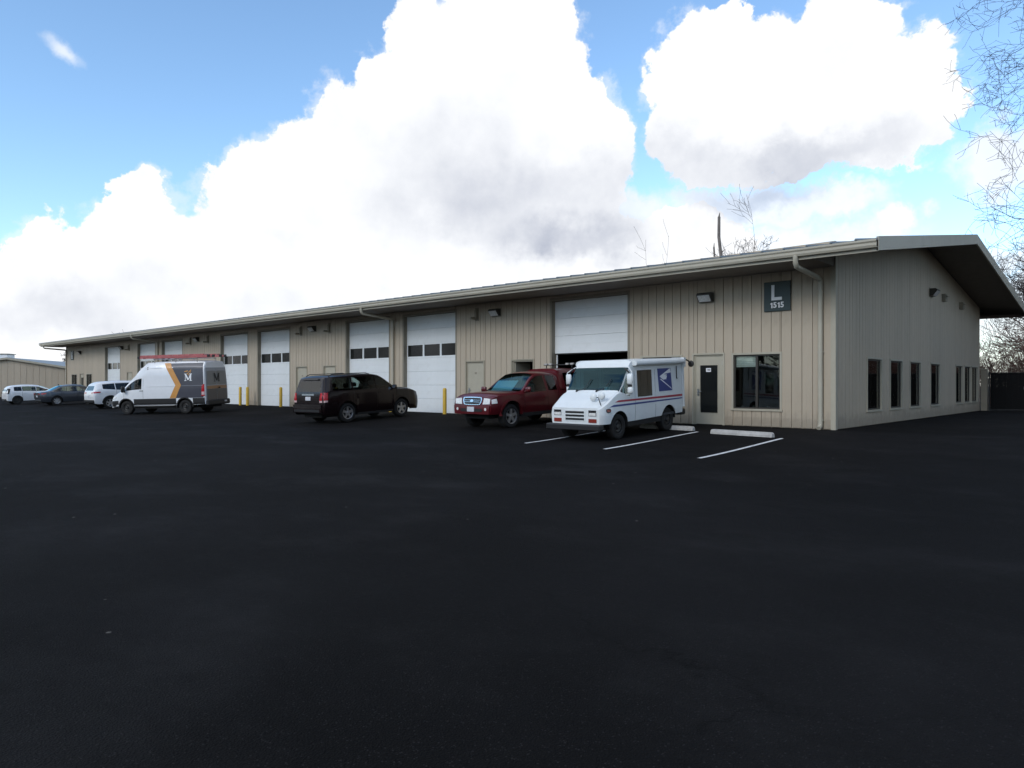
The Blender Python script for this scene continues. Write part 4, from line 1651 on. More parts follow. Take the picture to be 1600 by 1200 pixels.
# ------------------------------------------------------------------ the red pickup with a canopy
def pickup():
    root = place('pickup_truck', (-9.50, -2.60), -90, 'dark red pickup truck with chrome grille and matching bed canopy', 'pickup truck')
    k = [
        (-2.42, 0.55, 0.85, 0.75, 0.90, 1.08, 0.90, 1.095, 0.86, 1.11),
        (-2.36, 0.50, 0.90, 0.75, 0.945, 1.09, 0.93, 1.105, 0.89, 1.12),
        (-1.00, 0.48, 0.90, 0.75, 0.95, 1.10, 0.93, 1.115, 0.89, 1.13),
        (-0.93, 0.46, 0.90, 0.75, 0.95, 1.11, 0.93, 1.60, 0.74, 1.68),
        (-0.80, 0.46, 0.90, 0.75, 0.95, 1.11, 0.93, 1.66, 0.72, 1.75),
        (-0.20, 0.46, 0.90, 0.75, 0.95, 1.10, 0.93, 1.70, 0.71, 1.79),
        (0.15, 0.46, 0.90, 0.75, 0.95, 1.09, 0.93, 1.67, 0.70, 1.76),
        (0.36, 0.46, 0.90, 0.75, 0.95, 1.085, 0.93, 1.58, 0.71, 1.65),
        (1.08, 0.46, 0.90, 0.75, 0.95, 1.08, 0.925, 1.135, 0.86, 1.18),
        (1.30, 0.46, 0.90, 0.75, 0.95, 1.07, 0.92, 1.12, 0.84, 1.185),
        (2.00, 0.48, 0.88, 0.74, 0.94, 1.06, 0.90, 1.10, 0.81, 1.165),
        (2.28, 0.48, 0.85, 0.72, 0.91, 1.03, 0.87, 1.065, 0.77, 1.12),
        (2.44, 0.48, 0.79, 0.70, 0.86, 0.97, 0.82, 1.00, 0.72, 1.04)]

    def nose(z):
        return 0.0 if z < 0.72 else (z - 0.72) * 0.20
    lf = Loft(k, arches=((1.56, 0.42, 0.465), (-1.46, 0.42, 0.465)), side=((-0.75, -0.30, 'side_window'), (-0.18, 0.92, 'side_window1')), top=((0.20, 1.05, 'windshield'),),
              low=doors((-0.82, -0.24), (-0.24, 0.94)), nose=nose, nose_len=0.3, toprows=((None, 0.35), (0.5, 0.88)))
    lf.emit(root, P_['red'], {'side_window': M['glass_car'], 'windshield': M['glass_wind']})
    underbody(root, lf, None, 0.80, 0.90, 0.32, 0.55, -2.35, 2.2)
    for x in (1.56, -1.46):
        for s in (1, -1):
            wheel(root, x, s * 0.90, 0.385, 0.25, 'alloy5', 'alloy')
    arch_trim(root, lf, P_['red'], 0.06, 0.022)
    # canopy over the bed
    kc = [(-2.44, 1.13, 0.88, 1.15, 0.885, 1.22, 0.88, 1.66, 0.74, 1.74),
          (-2.36, 1.13, 0.90, 1.15, 0.905, 1.22, 0.90, 1.72, 0.74, 1.82),
          (-1.70, 1.13, 0.90, 1.15, 0.905, 1.22, 0.90, 1.76, 0.74, 1.88),
          (-1.05, 1.13, 0.90, 1.15, 0.905, 1.22, 0.90, 1.74, 0.74, 1.87),
          (-0.97, 1.13, 0.89, 1.15, 0.895, 1.22, 0.89, 1.70, 0.73, 1.80)]
    cf = Loft(kc, side=((-2.1, -1.25, 'canopy_window'),), toprows=((0.93, 0.5), (0.6, 0.9)), cap_rear={5: 'canopy_window2'})
    cparts = cf.emit(root, P_['red'], {'canopy_window': M['glass_dark']})
    cb = cparts['body']
    cb.name = 'canopy'
    # roof rack on the canopy
    m = MB()
    for x in (-2.0,):
        m.tube([(x, -0.72, 1.99), (x, 0.72, 1.99)], 0.022, 8)
        for s in (1, -1):
            m.tube([(x, s * 0.6, 1.84), (x, s * 0.6, 1.99)], 0.02, 6)
    rk = m.build('roof_rack', M['black'], root)
    for x in (-2.0,):
        for y in (-0.62, -0.40, 0.40, 0.62):
            MB().cbox(x - 0.05, x + 0.05, y - 0.07, y + 0.07, 1.98, 2.05, 0.015).build('rack_clamp', M['concrete'], rk)
    # front: chrome grille ring, dark mesh, bars, emblem, lamps, bumper
    m = MB()
    lf.patch(m, [(-0.40, 0.775), (0.40, 0.775), (0.46, 1.035), (-0.46, 1.035)], 'F', off=0.02, n=8, m=4, round_=0.1)
    gr = m.build('grille', M['chrome'], root, smooth=40)
    m = MB()
    lf.patch(m, [(-0.35, 0.80), (0.35, 0.80), (0.405, 1.005), (-0.405, 1.005)], 'F', off=0.026, n=8, m=3, round_=0.08)
    m.build('grille_mesh', M['black'], gr)
    for z in (0.865, 0.925):
        m = MB()
        lf.patch(m, [(-0.355, z), (0.355, z), (0.355, z + 0.012), (-0.355, z + 0.012)], 'F', off=0.034, n=8, m=1)
        m.build('grille_bar', M['chrome'], gr)
    m = MB()
    lf.patch(m, [(-0.07, 0.865), (0.07, 0.865), (0.07, 0.95), (-0.07, 0.95)], 'F', off=0.045, n=4, m=4, round_=0.25)
    m.build('badge', M['chrome'], gr)
    for s, face in ((1, 'L'), (-1, 'R')):
        m = MB()
        lf.patch(m, [(s * 0.48, 0.80), (s * 0.79, 0.81), (s * 0.80, 0.975), (s * 0.52, 1.00)], 'F', off=0.014, n=6, m=3)
        lf.patch(m, [(2.20, 0.83), (2.40, 0.82), (2.38, 0.95), (2.22, 0.975)], face, off=0.012, n=4, m=3)
        m.build('headlight', M['lens'], root)
        m = MB()
        lf.patch(m, [(s * 0.60, 0.60), (s * 0.69, 0.60), (s * 0.69, 0.69), (s * 0.60, 0.69)], 'F', off=0.05, n=3, m=3, round_=0.25)
        m.build('fog_lamp', M['lens'], root)
    m = MB()
    lf.patch(m, [(-0.79, 0.49), (0.79, 0.49), (0.82, 0.755), (-0.82, 0.755)], 'F', off=0.045, n=12, m=4)
    bp = m.build('bumper', P_['red'], root, smooth=40)
    for a, b in ((-0.50, -0.17), (0.17, 0.50), (-0.16, 0.16)):
        m = MB()
        lf.patch(m, [(a, 0.565), (b, 0.565), (b, 0.665), (a, 0.665)], 'F', off=0.052, n=3, m=2)
        m.build('bumper_opening', M['black'], bp)
    m = MB()
    lf.patch(m, [(-0.18, 0.565), (0.14, 0.565), (0.14, 0.715), (-0.18, 0.715)], 'F', off=0.06, n=2, m=2)
    m.build('licence_plate', M['plate'], root)
    for s in (1, -1):
        mirror(root, 0.86, s * 0.93, 1.13, M['black'] if False else P_['red'], 0.22, 0.17)
    for face in 'LR':
        door_handle(root, lf, -0.10, 0.93, face, M['steel'] if False else P_['red'])
    seats(root, (0.15,), 0.72, 0.36, 'seat', 0.66)
    m = MB().cbox(0.75, 1.1, -0.8, 0.8, 0.8, 1.08, 0.04)
    m.build('dashboard', M['seat_grey'], root)
    # white sloping strips behind the windscreen
    m = MB()
    for i in range(6):
        y0 = -0.66 + i * 0.16
        m.add([(0.98, y0, 1.10), (0.98, y0 + 0.16, 1.10), (0.52, y0 + 0.15, 1.50), (0.52, y0 + 0.01, 1.50)], [(0, 1, 2, 3)])
        m.add([(0.97, y0, 1.09), (0.97, y0 + 0.16, 1.09), (0.51, y0 + 0.15, 1.49), (0.51, y0 + 0.01, 1.49)], [(3, 2, 1, 0)])
    m.build('windscreen_strips', M['white'], root)
    for s in (1, -1):
        m = MB()
        lf.patch(m, [(s * 0.72, 0.75), (s * 0.86, 0.75), (s * 0.86, 1.03), (s * 0.72, 1.03)], 'B', off=0.012, n=2, m=2)
        m.build('taillight', M['red_lens'], root)
    MB().cbox(-2.56, -2.40, -0.86, 0.86, 0.48, 0.64, 0.03).build('rear_bumper', M['steel'], root)


pickup()


# ------------------------------------------------------------------ the dark sport utility car
def dark_suv():
    root = place('sport_utility_car', (-17.22, -4.06), 94.5, 'very dark maroon sport utility car with five-spoke alloy wheels, seen from behind', 'car')
    k = [
        (-2.40, 0.42, 0.82, 0.66, 0.90, 1.20, 0.84, 1.68, 0.72, 1.75),
        (-2.34, 0.36, 0.89, 0.66, 0.96, 1.21, 0.92, 1.73, 0.76, 1.80),
        (-2.15, 0.32, 0.93, 0.66, 0.985, 1.215, 0.955, 1.755, 0.785, 1.825),
        (-1.20, 0.30, 0.94, 0.66, 0.995, 1.21, 0.97, 1.775, 0.795, 1.85),
        (-0.30, 0.30, 0.94, 0.66, 0.995, 1.20, 0.97, 1.785, 0.80, 1.85),
        (0.20, 0.30, 0.94, 0.66, 0.995, 1.19, 0.965, 1.77, 0.79, 1.84),
        (0.45, 0.30, 0.94, 0.66, 0.995, 1.185, 0.96, 1.72, 0.79, 1.79),
        (0.60, 0.30, 0.94, 0.66, 0.995, 1.185, 0.96, 1.65, 0.79, 1.72),
        (1.26, 0.30, 0.94, 0.66, 0.99, 1.17, 0.95, 1.235, 0.88, 1.28),
        (1.42, 0.30, 0.94, 0.66, 0.985, 1.155, 0.94, 1.20, 0.86, 1.26),
        (2.08, 0.30, 0.92, 0.68, 0.97, 1.10, 0.92, 1.135, 0.82, 1.195),
        (2.33, 0.28, 0.89, 0.66, 0.94, 1.03, 0.88, 1.06, 0.77, 1.115),
        (2.46, 0.30, 0.82, 0.64, 0.88, 0.99, 0.82, 1.015, 0.72, 1.06)]

    def tail(z):
        return -0.02 if z < 0.7 else (0.0 if z < 1.1 else (z - 1.1) * 0.32)
    lf = Loft(k, arches=((1.46, 0.385, 0.44), (-1.30, 0.385, 0.44)),
              side=((-1.98, -1.06, 'rear_quarter_window'), (-0.95, 0.12, 'side_window'), (0.18, 1.15, 'side_window1')), top=((0.52, 1.23, 'windshield'),),
              low=doors((-0.98, 0.16), (0.16, 1.20)), tail=tail, tail_len=0.8, nose=lambda z: max(0, z - 0.7) * 0.10, cap_rear={5: 'rear_window'}, toprows=((None, 0.4), (0.5, 0.9)), pad=(0.03, 0.06))
    lf.emit(root, P_['maroon_black'], {'side_window': M['glass_car'], 'rear_quarter_window': M['glass_dark'], 'rear_window': M['glass_dark'], 'windshield': M['glass_car']})
    underbody(root, lf, None, 0.85, 0.95, 0.24, 0.5, -2.2, 2.15)
    for x in (1.46, -1.30):
        for s in (1, -1):
            wheel(root, x, s * 0.955, 0.375, 0.24, 'alloy5', 'alloy')
    arch_trim(root, lf, P_['maroon_black'], 0.05, 0.014)
    for s, face in ((1, 'L'), (-1, 'R')):
        m = MB()
        lf.patch(m, [(-2.37, 0.90), (-2.22, 0.91), (-2.19, 1.19), (-2.37, 1.19)], face, off=0.012, n=5, m=4)
        lf.patch(m, [(s * 0.72, 0.90), (s * 0.88, 0.90), (s * 0.86, 1.19), (s * 0.76, 1.19)], 'B', off=0.014, n=4, m=4)
        tl = m.build('taillight', M['red_lens'], root)
        m = MB()
        lf.patch(m, [(-2.37, 0.82), (-2.23, 0.835), (-2.22, 0.899), (-2.37, 0.895)], face, off=0.012, n=4, m=2)
        lf.patch(m, [(s * 0.72, 0.82), (s * 0.88, 0.82), (s * 0.88, 0.895), (s * 0.72, 0.895)], 'B', off=0.014, n=4, m=2)
        m.build('reversing_lens', M['red_lens_pale'], tl)
        m = MB()
        lf.patch(m, [(s * 0.5, 0.80), (s * 0.76, 0.80), (s * 0.74, 0.93), (s * 0.5, 0.93)], 'F', off=0.012, n=4, m=3)
        m.build('headlight', M['lens'], root)
        mirror(root, 1.02, s * 0.95, 1.19, P_['maroon_black'], 0.22, 0.16)
        MB().tube([(-1.95, s * 0.70, 1.80), (-1.80, s * 0.71, 1.865), (-0.2, s * 0.71, 1.875), (0.02, s * 0.70, 1.82)], 0.016, 6).build('roof_rail', M['black'], root)
        for x in (-0.80, 0.34):
            door_handle(root, lf, x, 1.08, face, P_['maroon_black'])
    m = MB()
    lf.patch(m, [(-0.38, 1.085), (0.38, 1.085), (0.38, 1.145), (-0.38, 1.145)], 'B', off=0.02, n=4, m=2)
    m.build('tailgate_trim', M['steel'], root)
    m = MB()
    lf.patch(m, [(-0.16, 0.90), (0.16, 0.90), (0.16, 1.04), (-0.16, 1.04)], 'B', off=0.012, n=2, m=2)
    m.build('licence_plate', M['plate'], root)
    m = MB()
    lf.patch(m, [(-0.86, 0.44), (0.86, 0.44), (0.88, 0.74), (-0.88, 0.74)], 'B', off=0.07, n=12, m=4)
    b_ = m.build('rear_bumper', P_['maroon_black'], root, smooth=40)
    m = MB()
    lf.patch(m, [(-0.8, 0.47), (0.8, 0.47), (0.8, 0.56), (-0.8, 0.56)], 'B', off=0.078, n=6, m=2)
    m.build('bumper_insert', M['black'], b_)
    m = MB().tube([(-2.22, 0.1, 1.70), (-2.36, 0.05, 1.40)], 0.012, 5)
    m = MB()
    lf.patch(m, [(-0.5, 1.66), (0.5, 1.66), (0.5, 1.70), (-0.5, 1.70)], 'B', off=0.05, n=6, m=1)
    m.build('spoiler', P_['maroon_black'], root)
    seats(root, (0.25, -0.75), 0.62, 0.37, 'seat', 0.66)
    MB().cbox(0.95, 1.28, -0.85, 0.85, 0.75, 1.18, 0.04).build('dashboard', M['seat'], root)
    MB().tube([(0.78 + 0.02 * math.sin(a / 6 * math.pi), 0.37 + 0.18 * math.cos(a / 6 * math.pi), 1.13 + 0.18 * math.sin(a / 6 * math.pi)) for a in range(13)], 0.014, 6).build('steering_wheel', M['black'], root)


dark_suv()


# ------------------------------------------------------------------ the high-roof work van with ladders
def van():
    root = place('work_van', (-31.39, -6.02), 213, 'tall white work van with dark grey wrapped rear half and orange chevron stripe', 'van')
    k = [
        (-2.72, 0.48, 0.93, 0.70, 0.97, 1.28, 0.97, 1.90, 0.93, 2.60),
        (-2.67, 0.46, 0.98, 0.70, 1.01, 1.28, 1.01, 1.92, 0.965, 2.66),
        (-0.8, 0.44, 0.99, 0.70, 1.03, 1.28, 1.02, 1.93, 0.97, 2.70),
        (0.55, 0.44, 0.99, 0.70, 1.03, 1.27, 1.02, 1.92, 0.965, 2.68),
        (0.73, 0.44, 0.99, 0.70, 1.03, 1.26, 1.02, 1.90, 0.95, 2.56),
        (1.13, 0.44, 0.99, 0.70, 1.03, 1.24, 1.015, 1.84, 0.92, 2.25),
        (1.4, 0.44, 0.99, 0.70, 1.03, 1.22, 1.01, 1.72, 0.90, 1.98),
        (2.0, 0.44, 0.98, 0.70, 1.02, 1.15, 0.99, 1.27, 0.90, 1.36),
        (2.18, 0.44, 0.97, 0.70, 1.00, 1.10, 0.96, 1.14, 0.87, 1.22),
        (2.53, 0.40, 0.93, 0.66, 0.96, 0.98, 0.90, 1.01, 0.80, 1.08),
        (2.7, 0.34, 0.84, 0.60, 0.87, 0.86, 0.80, 0.89, 0.70, 0.94)]
    lf = Loft(k, arches=((1.76, 0.36, 0.43), (-1.57, 0.36, 0.43)), side=((0.86, 1.84, 'side_window'),), top=((1.42, 1.98, 'windshield'),), low=doors((0.76, 1.88)),
              toprows=((0.955, 0.55), (0.80, 0.93)), nose=lambda z: max(0, z - 0.6) * 0.12, tail=lambda z: max(0, z - 1.5) * 0.05, cap_rear=None)
    lf.emit(root, P_['white'], {'side_window': M['glass_car'], 'windshield': M['glass_wind']}, smooth=35)
    underbody(root, lf, None, 0.88, 0.97, 0.28, 0.46, -2.6, 2.4)
    for x in (1.76, -1.57):
        for s in (1, -1):
            wheel(root, x, s * 0.98, 0.35, 0.22, 'steel', 'alloy_dark')
    # wrapped rear half: flank, rear corner and doors
    for face in 'LR':
        m = MB()
        # outline behind the chevron: upper, lower and the strip round the wheel housing
        lf.patch(m, [(-2.69, 1.45), (-1.38, 1.45), (-0.66, 2.56), (-2.67, 2.56)], face, off=0.004, n=22, m=14, sink=0.003)
        lf.patch(m, [(-2.69, 0.80), (-1.06, 0.80), (-1.38, 1.4499), (-2.69, 1.45)], face, off=0.004, n=22, m=8, sink=0.003)
        m.build('wrap_panel', P_['wrap'], root, smooth=35)
        m = MB()
        lf.patch(m, [(-1.40, 1.45), (-1.08, 1.45), (-0.40, 2.58), (-0.74, 2.58)], face, off=0.007, n=5, m=14, sink=0.003)
        lf.patch(m, [(-1.09, 0.80), (-0.75, 0.80), (-1.08, 1.4499), (-1.40, 1.4499)], face, off=0.007, n=5, m=6, sink=0.003)
        m.build('chevron', P_['orange'], root, smooth=35)
        # pressed body lines
        for z, w_ in ((2.33, 0.05), (1.40, 0.03)):
            m = MB()
            lf.patch(m, [(-2.6, z), (-0.95 if z > 2 else -1.42, z), (-0.92 if z > 2 else -1.42, z + w_), (-2.6, z + w_)], face, off=0.016, n=16, m=2, sink=0.004)
            m.build('body_crease', pmat('slate vinyl crease highlight', (0.16, 0.165, 0.19), 0.4), root)  # lighter slate paints the crease highlight onto the wrap
            m = MB()
            lf.patch(m, [(-0.30 if z > 2 else -1.0, z), (0.70, z), (0.70, z + w_), (-0.27 if z > 2 else -1.0, z + w_)], face, off=0.014, n=12, m=2, sink=0.004)
            m.build('body_crease', P_['white'], root)
        # black sill cladding and pale running board
        m = MB()
        lf.patch(m, [(-1.10, 0.48), (1.30, 0.48), (1.30, 0.79), (-1.10, 0.79)], face, off=0.012, n=16, m=3)
        m.build('sill_cladding', M['black'], root)
        m = MB()
        lf.patch(m, [(-2.68, 0.47), (-2.04, 0.47), (-2.04, 0.79), (-2.68, 0.79)], face, off=0.012, n=6, m=3)
        m.build('sill_cladding', M['black'], root)
        s = 1 if face == 'L' else -1
        m = MB().cbox(-1.05, 1.28, min(s * 0.95, s * 1.07), max(s * 0.95, s * 1.07), 0.40, 0.47, 0.015)
        m.build('running_board', M['steel'], root)
        door_handle(root, lf, 0.86, 1.20, face, M['black'])
        m = MB()
        lf.patch(m, [(-2.70, 0.88), (-2.52, 0.88), (-2.55, 1.44), (-2.68, 1.48)], face, off=0.012, n=4, m=6)
        tl = m.build('taillight', M['red_lens'], root)
        m = MB()
        lf.patch(m, [(-2.69, 0.94), (-2.54, 0.94), (-2.54, 1.10), (-2.69, 1.10)], face, off=0.016, n=3, m=3)
        m.build('reversing_lens', M['red_lens_pale'], tl)
        # big door mirrors
        m = MB().cbox(1.76, 1.88, min(s * 1.02, s * 1.26), max(s * 1.02, s * 1.26), 1.14, 1.46, 0.04)
        m.tube([(1.83, s * 0.95, 1.14), (1.83, s * 1.1, 1.2)], 0.04, 6)
        m.build('mirror', M['black'], root, smooth=50)
    # lettered mark: serif M with a small check above it
    for sx in (1, -1):
        m = MB()
        _serif_m(m, 0.40, 0.36)
        # on the left flank the reader looks along -y: mirror so it reads correctly
        me = MB()
        me.add([(-1.80 - p[0] * 1.0 * (1 if sx > 0 else -1), sx * (1.052 if True else 0), 1.66 + p[1]) for p in m.v], m.f)
        ys_ = [lf.cast((-1.80, sx * 3, 1.7), (0, -sx, 0))[0].y, lf.cast((-1.80, sx * 3, 2.05), (0, -sx, 0))[0].y]
        me.v = [(x, lerp(ys_[0], ys_[1], (z - 1.7) / 0.35) + sx * (0.012 + 0.004 * (i % 2)), z) for i, (x, y, z) in enumerate(me.v)]
        me.build('van_letter', M['white'], root)
        tk = MB()
        for (x0, z0, x1, z1, w_) in ((-0.26, 0.44, -0.02, 0.48, 0.05), (-0.02, 0.38, 0.20, 0.52, 0.05), (-0.10, 0.36, 0.02, 0.30, 0.05), (0.02, 0.24, 0.20, 0.46, 0.05)):
            tk.add([(x0, z0), (x1, z1), (x1, z1 + w_), (x0, z0 + w_)] and [(x0, 0, z0), (x1, 0, z1), (x1, 0, z1 + w_), (x0, 0, z0 + w_)], [(0, 1, 2, 3)])
        tk.v = [(-1.80 - x * sx * 0.8, lerp(ys_[0], ys_[1], (1.66 + z - 1.7) / 0.35) + sx * 0.014, 1.66 + z) for x, y, z in tk.v]
        tk.build('van_check_mark', P_['orange'], root)
    # rear doors: split, dark glass, lower orange print, bumper
    rd = MB()
    for a, b in ((-0.93, -0.006), (0.006, 0.93)):
        lf.patch(rd, [(a, 0.62), (b, 0.62), (b * 0.93, 2.30), (a * 0.93, 2.30)], 'B', off=0.018, n=5, m=10)
    dr = rd.build('rear_door', pmat('shaded silver grey van paint', (0.30, 0.32, 0.34), 0.35, coat=0.4), root, smooth=35)  # silver grey, with the shading of the van's rear put into it
    dr['label'] = 'grey printed double rear doors'
    rd.v and None
    for a, b in ((-0.86, -0.010), (0.010, 0.86)):
        m = MB()
        lf.patch(m, [(a, 1.42), (b, 1.42), (b * 0.95, 2.14), (a * 0.95, 2.14)], 'B', off=0.026, n=5, m=6, round_=0.06)
        m.build('rear_door_window', pmat('grey printed window film', (0.19, 0.19, 0.185), 0.3, coat=0.2), dr)
        m = MB()
        lf.patch(m, [(a, 0.66), (b, 0.66), (b, 1.22), (a, 1.22)], 'B', off=0.024, n=4, m=4)
        m.build('rear_print', pmat('dark brown vinyl print', (0.085, 0.075, 0.072), 0.4, coat=0.2), dr)
        m = MB()
        lf.patch(m, [(a, 1.225), (b, 1.225), (b, 1.38), (a, 1.38)], 'B', off=0.024, n=4, m=2)
        m.build('rear_stripe', pmat('dull orange vinyl', (0.34, 0.17, 0.07), 0.4, coat=0.2), dr)
    mm = MB()
    _serif_m(mm, 0.5, 0.44)
    me = MB()
    x0 = lf.cast((-5, 0.0, 1.75), (1, 0, 0))[0].x
    me.add([(x0 - 0.045, -p[0] * 1.0 + 0.0, 1.58 + p[1]) for p in mm.v], mm.f)
    me.build('van_letter', M['black'], root)
    m = MB().cbox(-2.88, -2.68, -0.95, 0.95, 0.40, 0.66, 0.04)
    m.build('rear_bumper', M['black'], root)
    m = MB().box(-2.89, -2.881, -0.62, -0.42, 0.52, 0.60)
    m.build('licence_plate', M['plate'], root)
    m = MB()
    m.cbox(-2.80, -2.755, -0.24, -0.12, 1.24, 1.30, 0.01)
    m.build('door_handle', M['black'], root)
    m = MB()
    lf.patch(m, [(-0.8, 0.40), (0.8, 0.40), (0.8, 0.78), (-0.8, 0.78)], 'F', off=0.03, n=8, m=3)
    m.build('bumper', M['black'], root)
    for s, face in ((1, 'L'), (-1, 'R')):
        m = MB()
        lf.patch(m, [(2.33, 0.86), (2.64, 0.76), (2.62, 0.90), (2.40, 1.0)], face, off=0.012, n=4, m=3)
        m.build('headlight', M['lens'], root)
        m = MB()
        lf.patch(m, [(2.22, 0.42), (2.66, 0.42), (2.66, 0.70), (2.22, 0.72)], face, off=0.012, n=4, m=3)
        m.build('bumper_corner', M['black'], root)
    arch_trim(root, lf, M['black'], 0.05, 0.014)
    seats(root, (0.8,), 0.75, 0.45, 'seat', 0.72)
    MB().cbox(1.53, 1.98, -0.9, 0.9, 0.85, 1.22, 0.05).build('dashboard', M['seat'], root)
    MB().box(0.48, 0.52, -0.93, 0.93, 0.5, 2.4).build('bulkhead', M['seat'], root)
    # roof rack
    m = MB()
    for x in (-2.2, -1.0, 0.2):
        m.tube([(x, -0.85, 2.80), (x, 0.85, 2.80)], 0.025, 8)
        for s in (1, -1):
            m.tube([(x, s * 0.78, 2.50), (x, s * 0.78, 2.80)], 0.022, 6)
    m.build('roof_rack', M['steel'], root)
    # the ladders lie on the rack: a thing of their own
    for (lx0, lx1, y, z, nm, lab) in ((-2.95, 0.95, 0.50, 2.84, 'extension_ladder', 'longer red ladder lying along the near side of the van roof'), (-3.1, 0.1, -0.30, 2.84, 'step_ladder', 'red ladder lying along the far side of the van roof')):
        a = empty(nm, (0, 0, 0))
        a.matrix_world = root.matrix_basis @ Matrix.Translation((0, y, z))
        tag(a, lab, 'ladder', 'red ladders on the van roof')
        for s in (0.0, 0.42):
            m = MB().box(lx0, lx1, s - 0.016, s + 0.016, 0.0, 0.09)
            m.box(lx0 + 0.3, lx1 + 0.0, s + 0.02 * (1 if s < 0.2 else -3), s + (0.05 if s < 0.2 else -0.03), 0.092, 0.165)
            m.build('rail', P_['ladder'], a)
        n = int((lx1 - lx0) / 0.3)
        r_ = MB()
        for i in range(n):
            x = lx0 + 0.15 + i * 0.3
            r_.tube([(x, 0.0, 0.045), (x, 0.42, 0.045)], 0.016, 6)
            r_.tube([(x + .1, 0.03, 0.13), (x + .1, 0.39, 0.13)], 0.016, 6)
        r_.build('rung', M['steel'], a)
        m = MB()
        for xx in (lx0 - 0.05, lx1 - 0.02):
            for s in (0.0, 0.42):
                m.cbox(xx, xx + 0.14, s - 0.035, s + 0.035, -0.01, 0.12, 0.015)
        m.build('end_cap', M['black'], a)


def _serif_m(m, w, h):
    """plain serif capital M, two-sided strip polygons in 2-D (x right, y up)"""
    a, b = -w / 2, w / 2
    t = w * 0.17
    th = w * 0.07
    P = [
        [(a + .03, 0.03), (a + .03 + th, 0.03), (a + .03 + th, h - .03), (a + .03, h - .03)],
        [(b - .03 - t, 0.03), (b - .03, 0.03), (b - .03, h - .03), (b - .03 - t, h - .03)],
        [(a + .02, h - .03), (a + .02 + t * 1.1, h - .03), (0.03, 0.07), (-0.03, 0.03)],
        [(b - .03 - t, h - .03), (b - .03, h - .03), (0.03, 0.03), (-0.0, 0.09)],
        [(a - .01, 0), (a + .11, 0), (a + .11, .03), (a - .01, .03)],
        [(b - .03 - t - .03, 0), (b + .01, 0), (b + .01, .03), (b - .03 - t - .03, .03)],
        [(a - .02, h - .03), (a + .1, h - .03), (a + .1, h), (a - .02, h)],
        [(b - .12, h - .03), (b + .01, h - .03), (b + .01, h), (b - .12, h)]]
    for q in P:
        m.add([(x, y, 0) for x, y in q], [(0, 1, 2, 3)])
        m.v = [tuple(p) for p in m.v]


van()


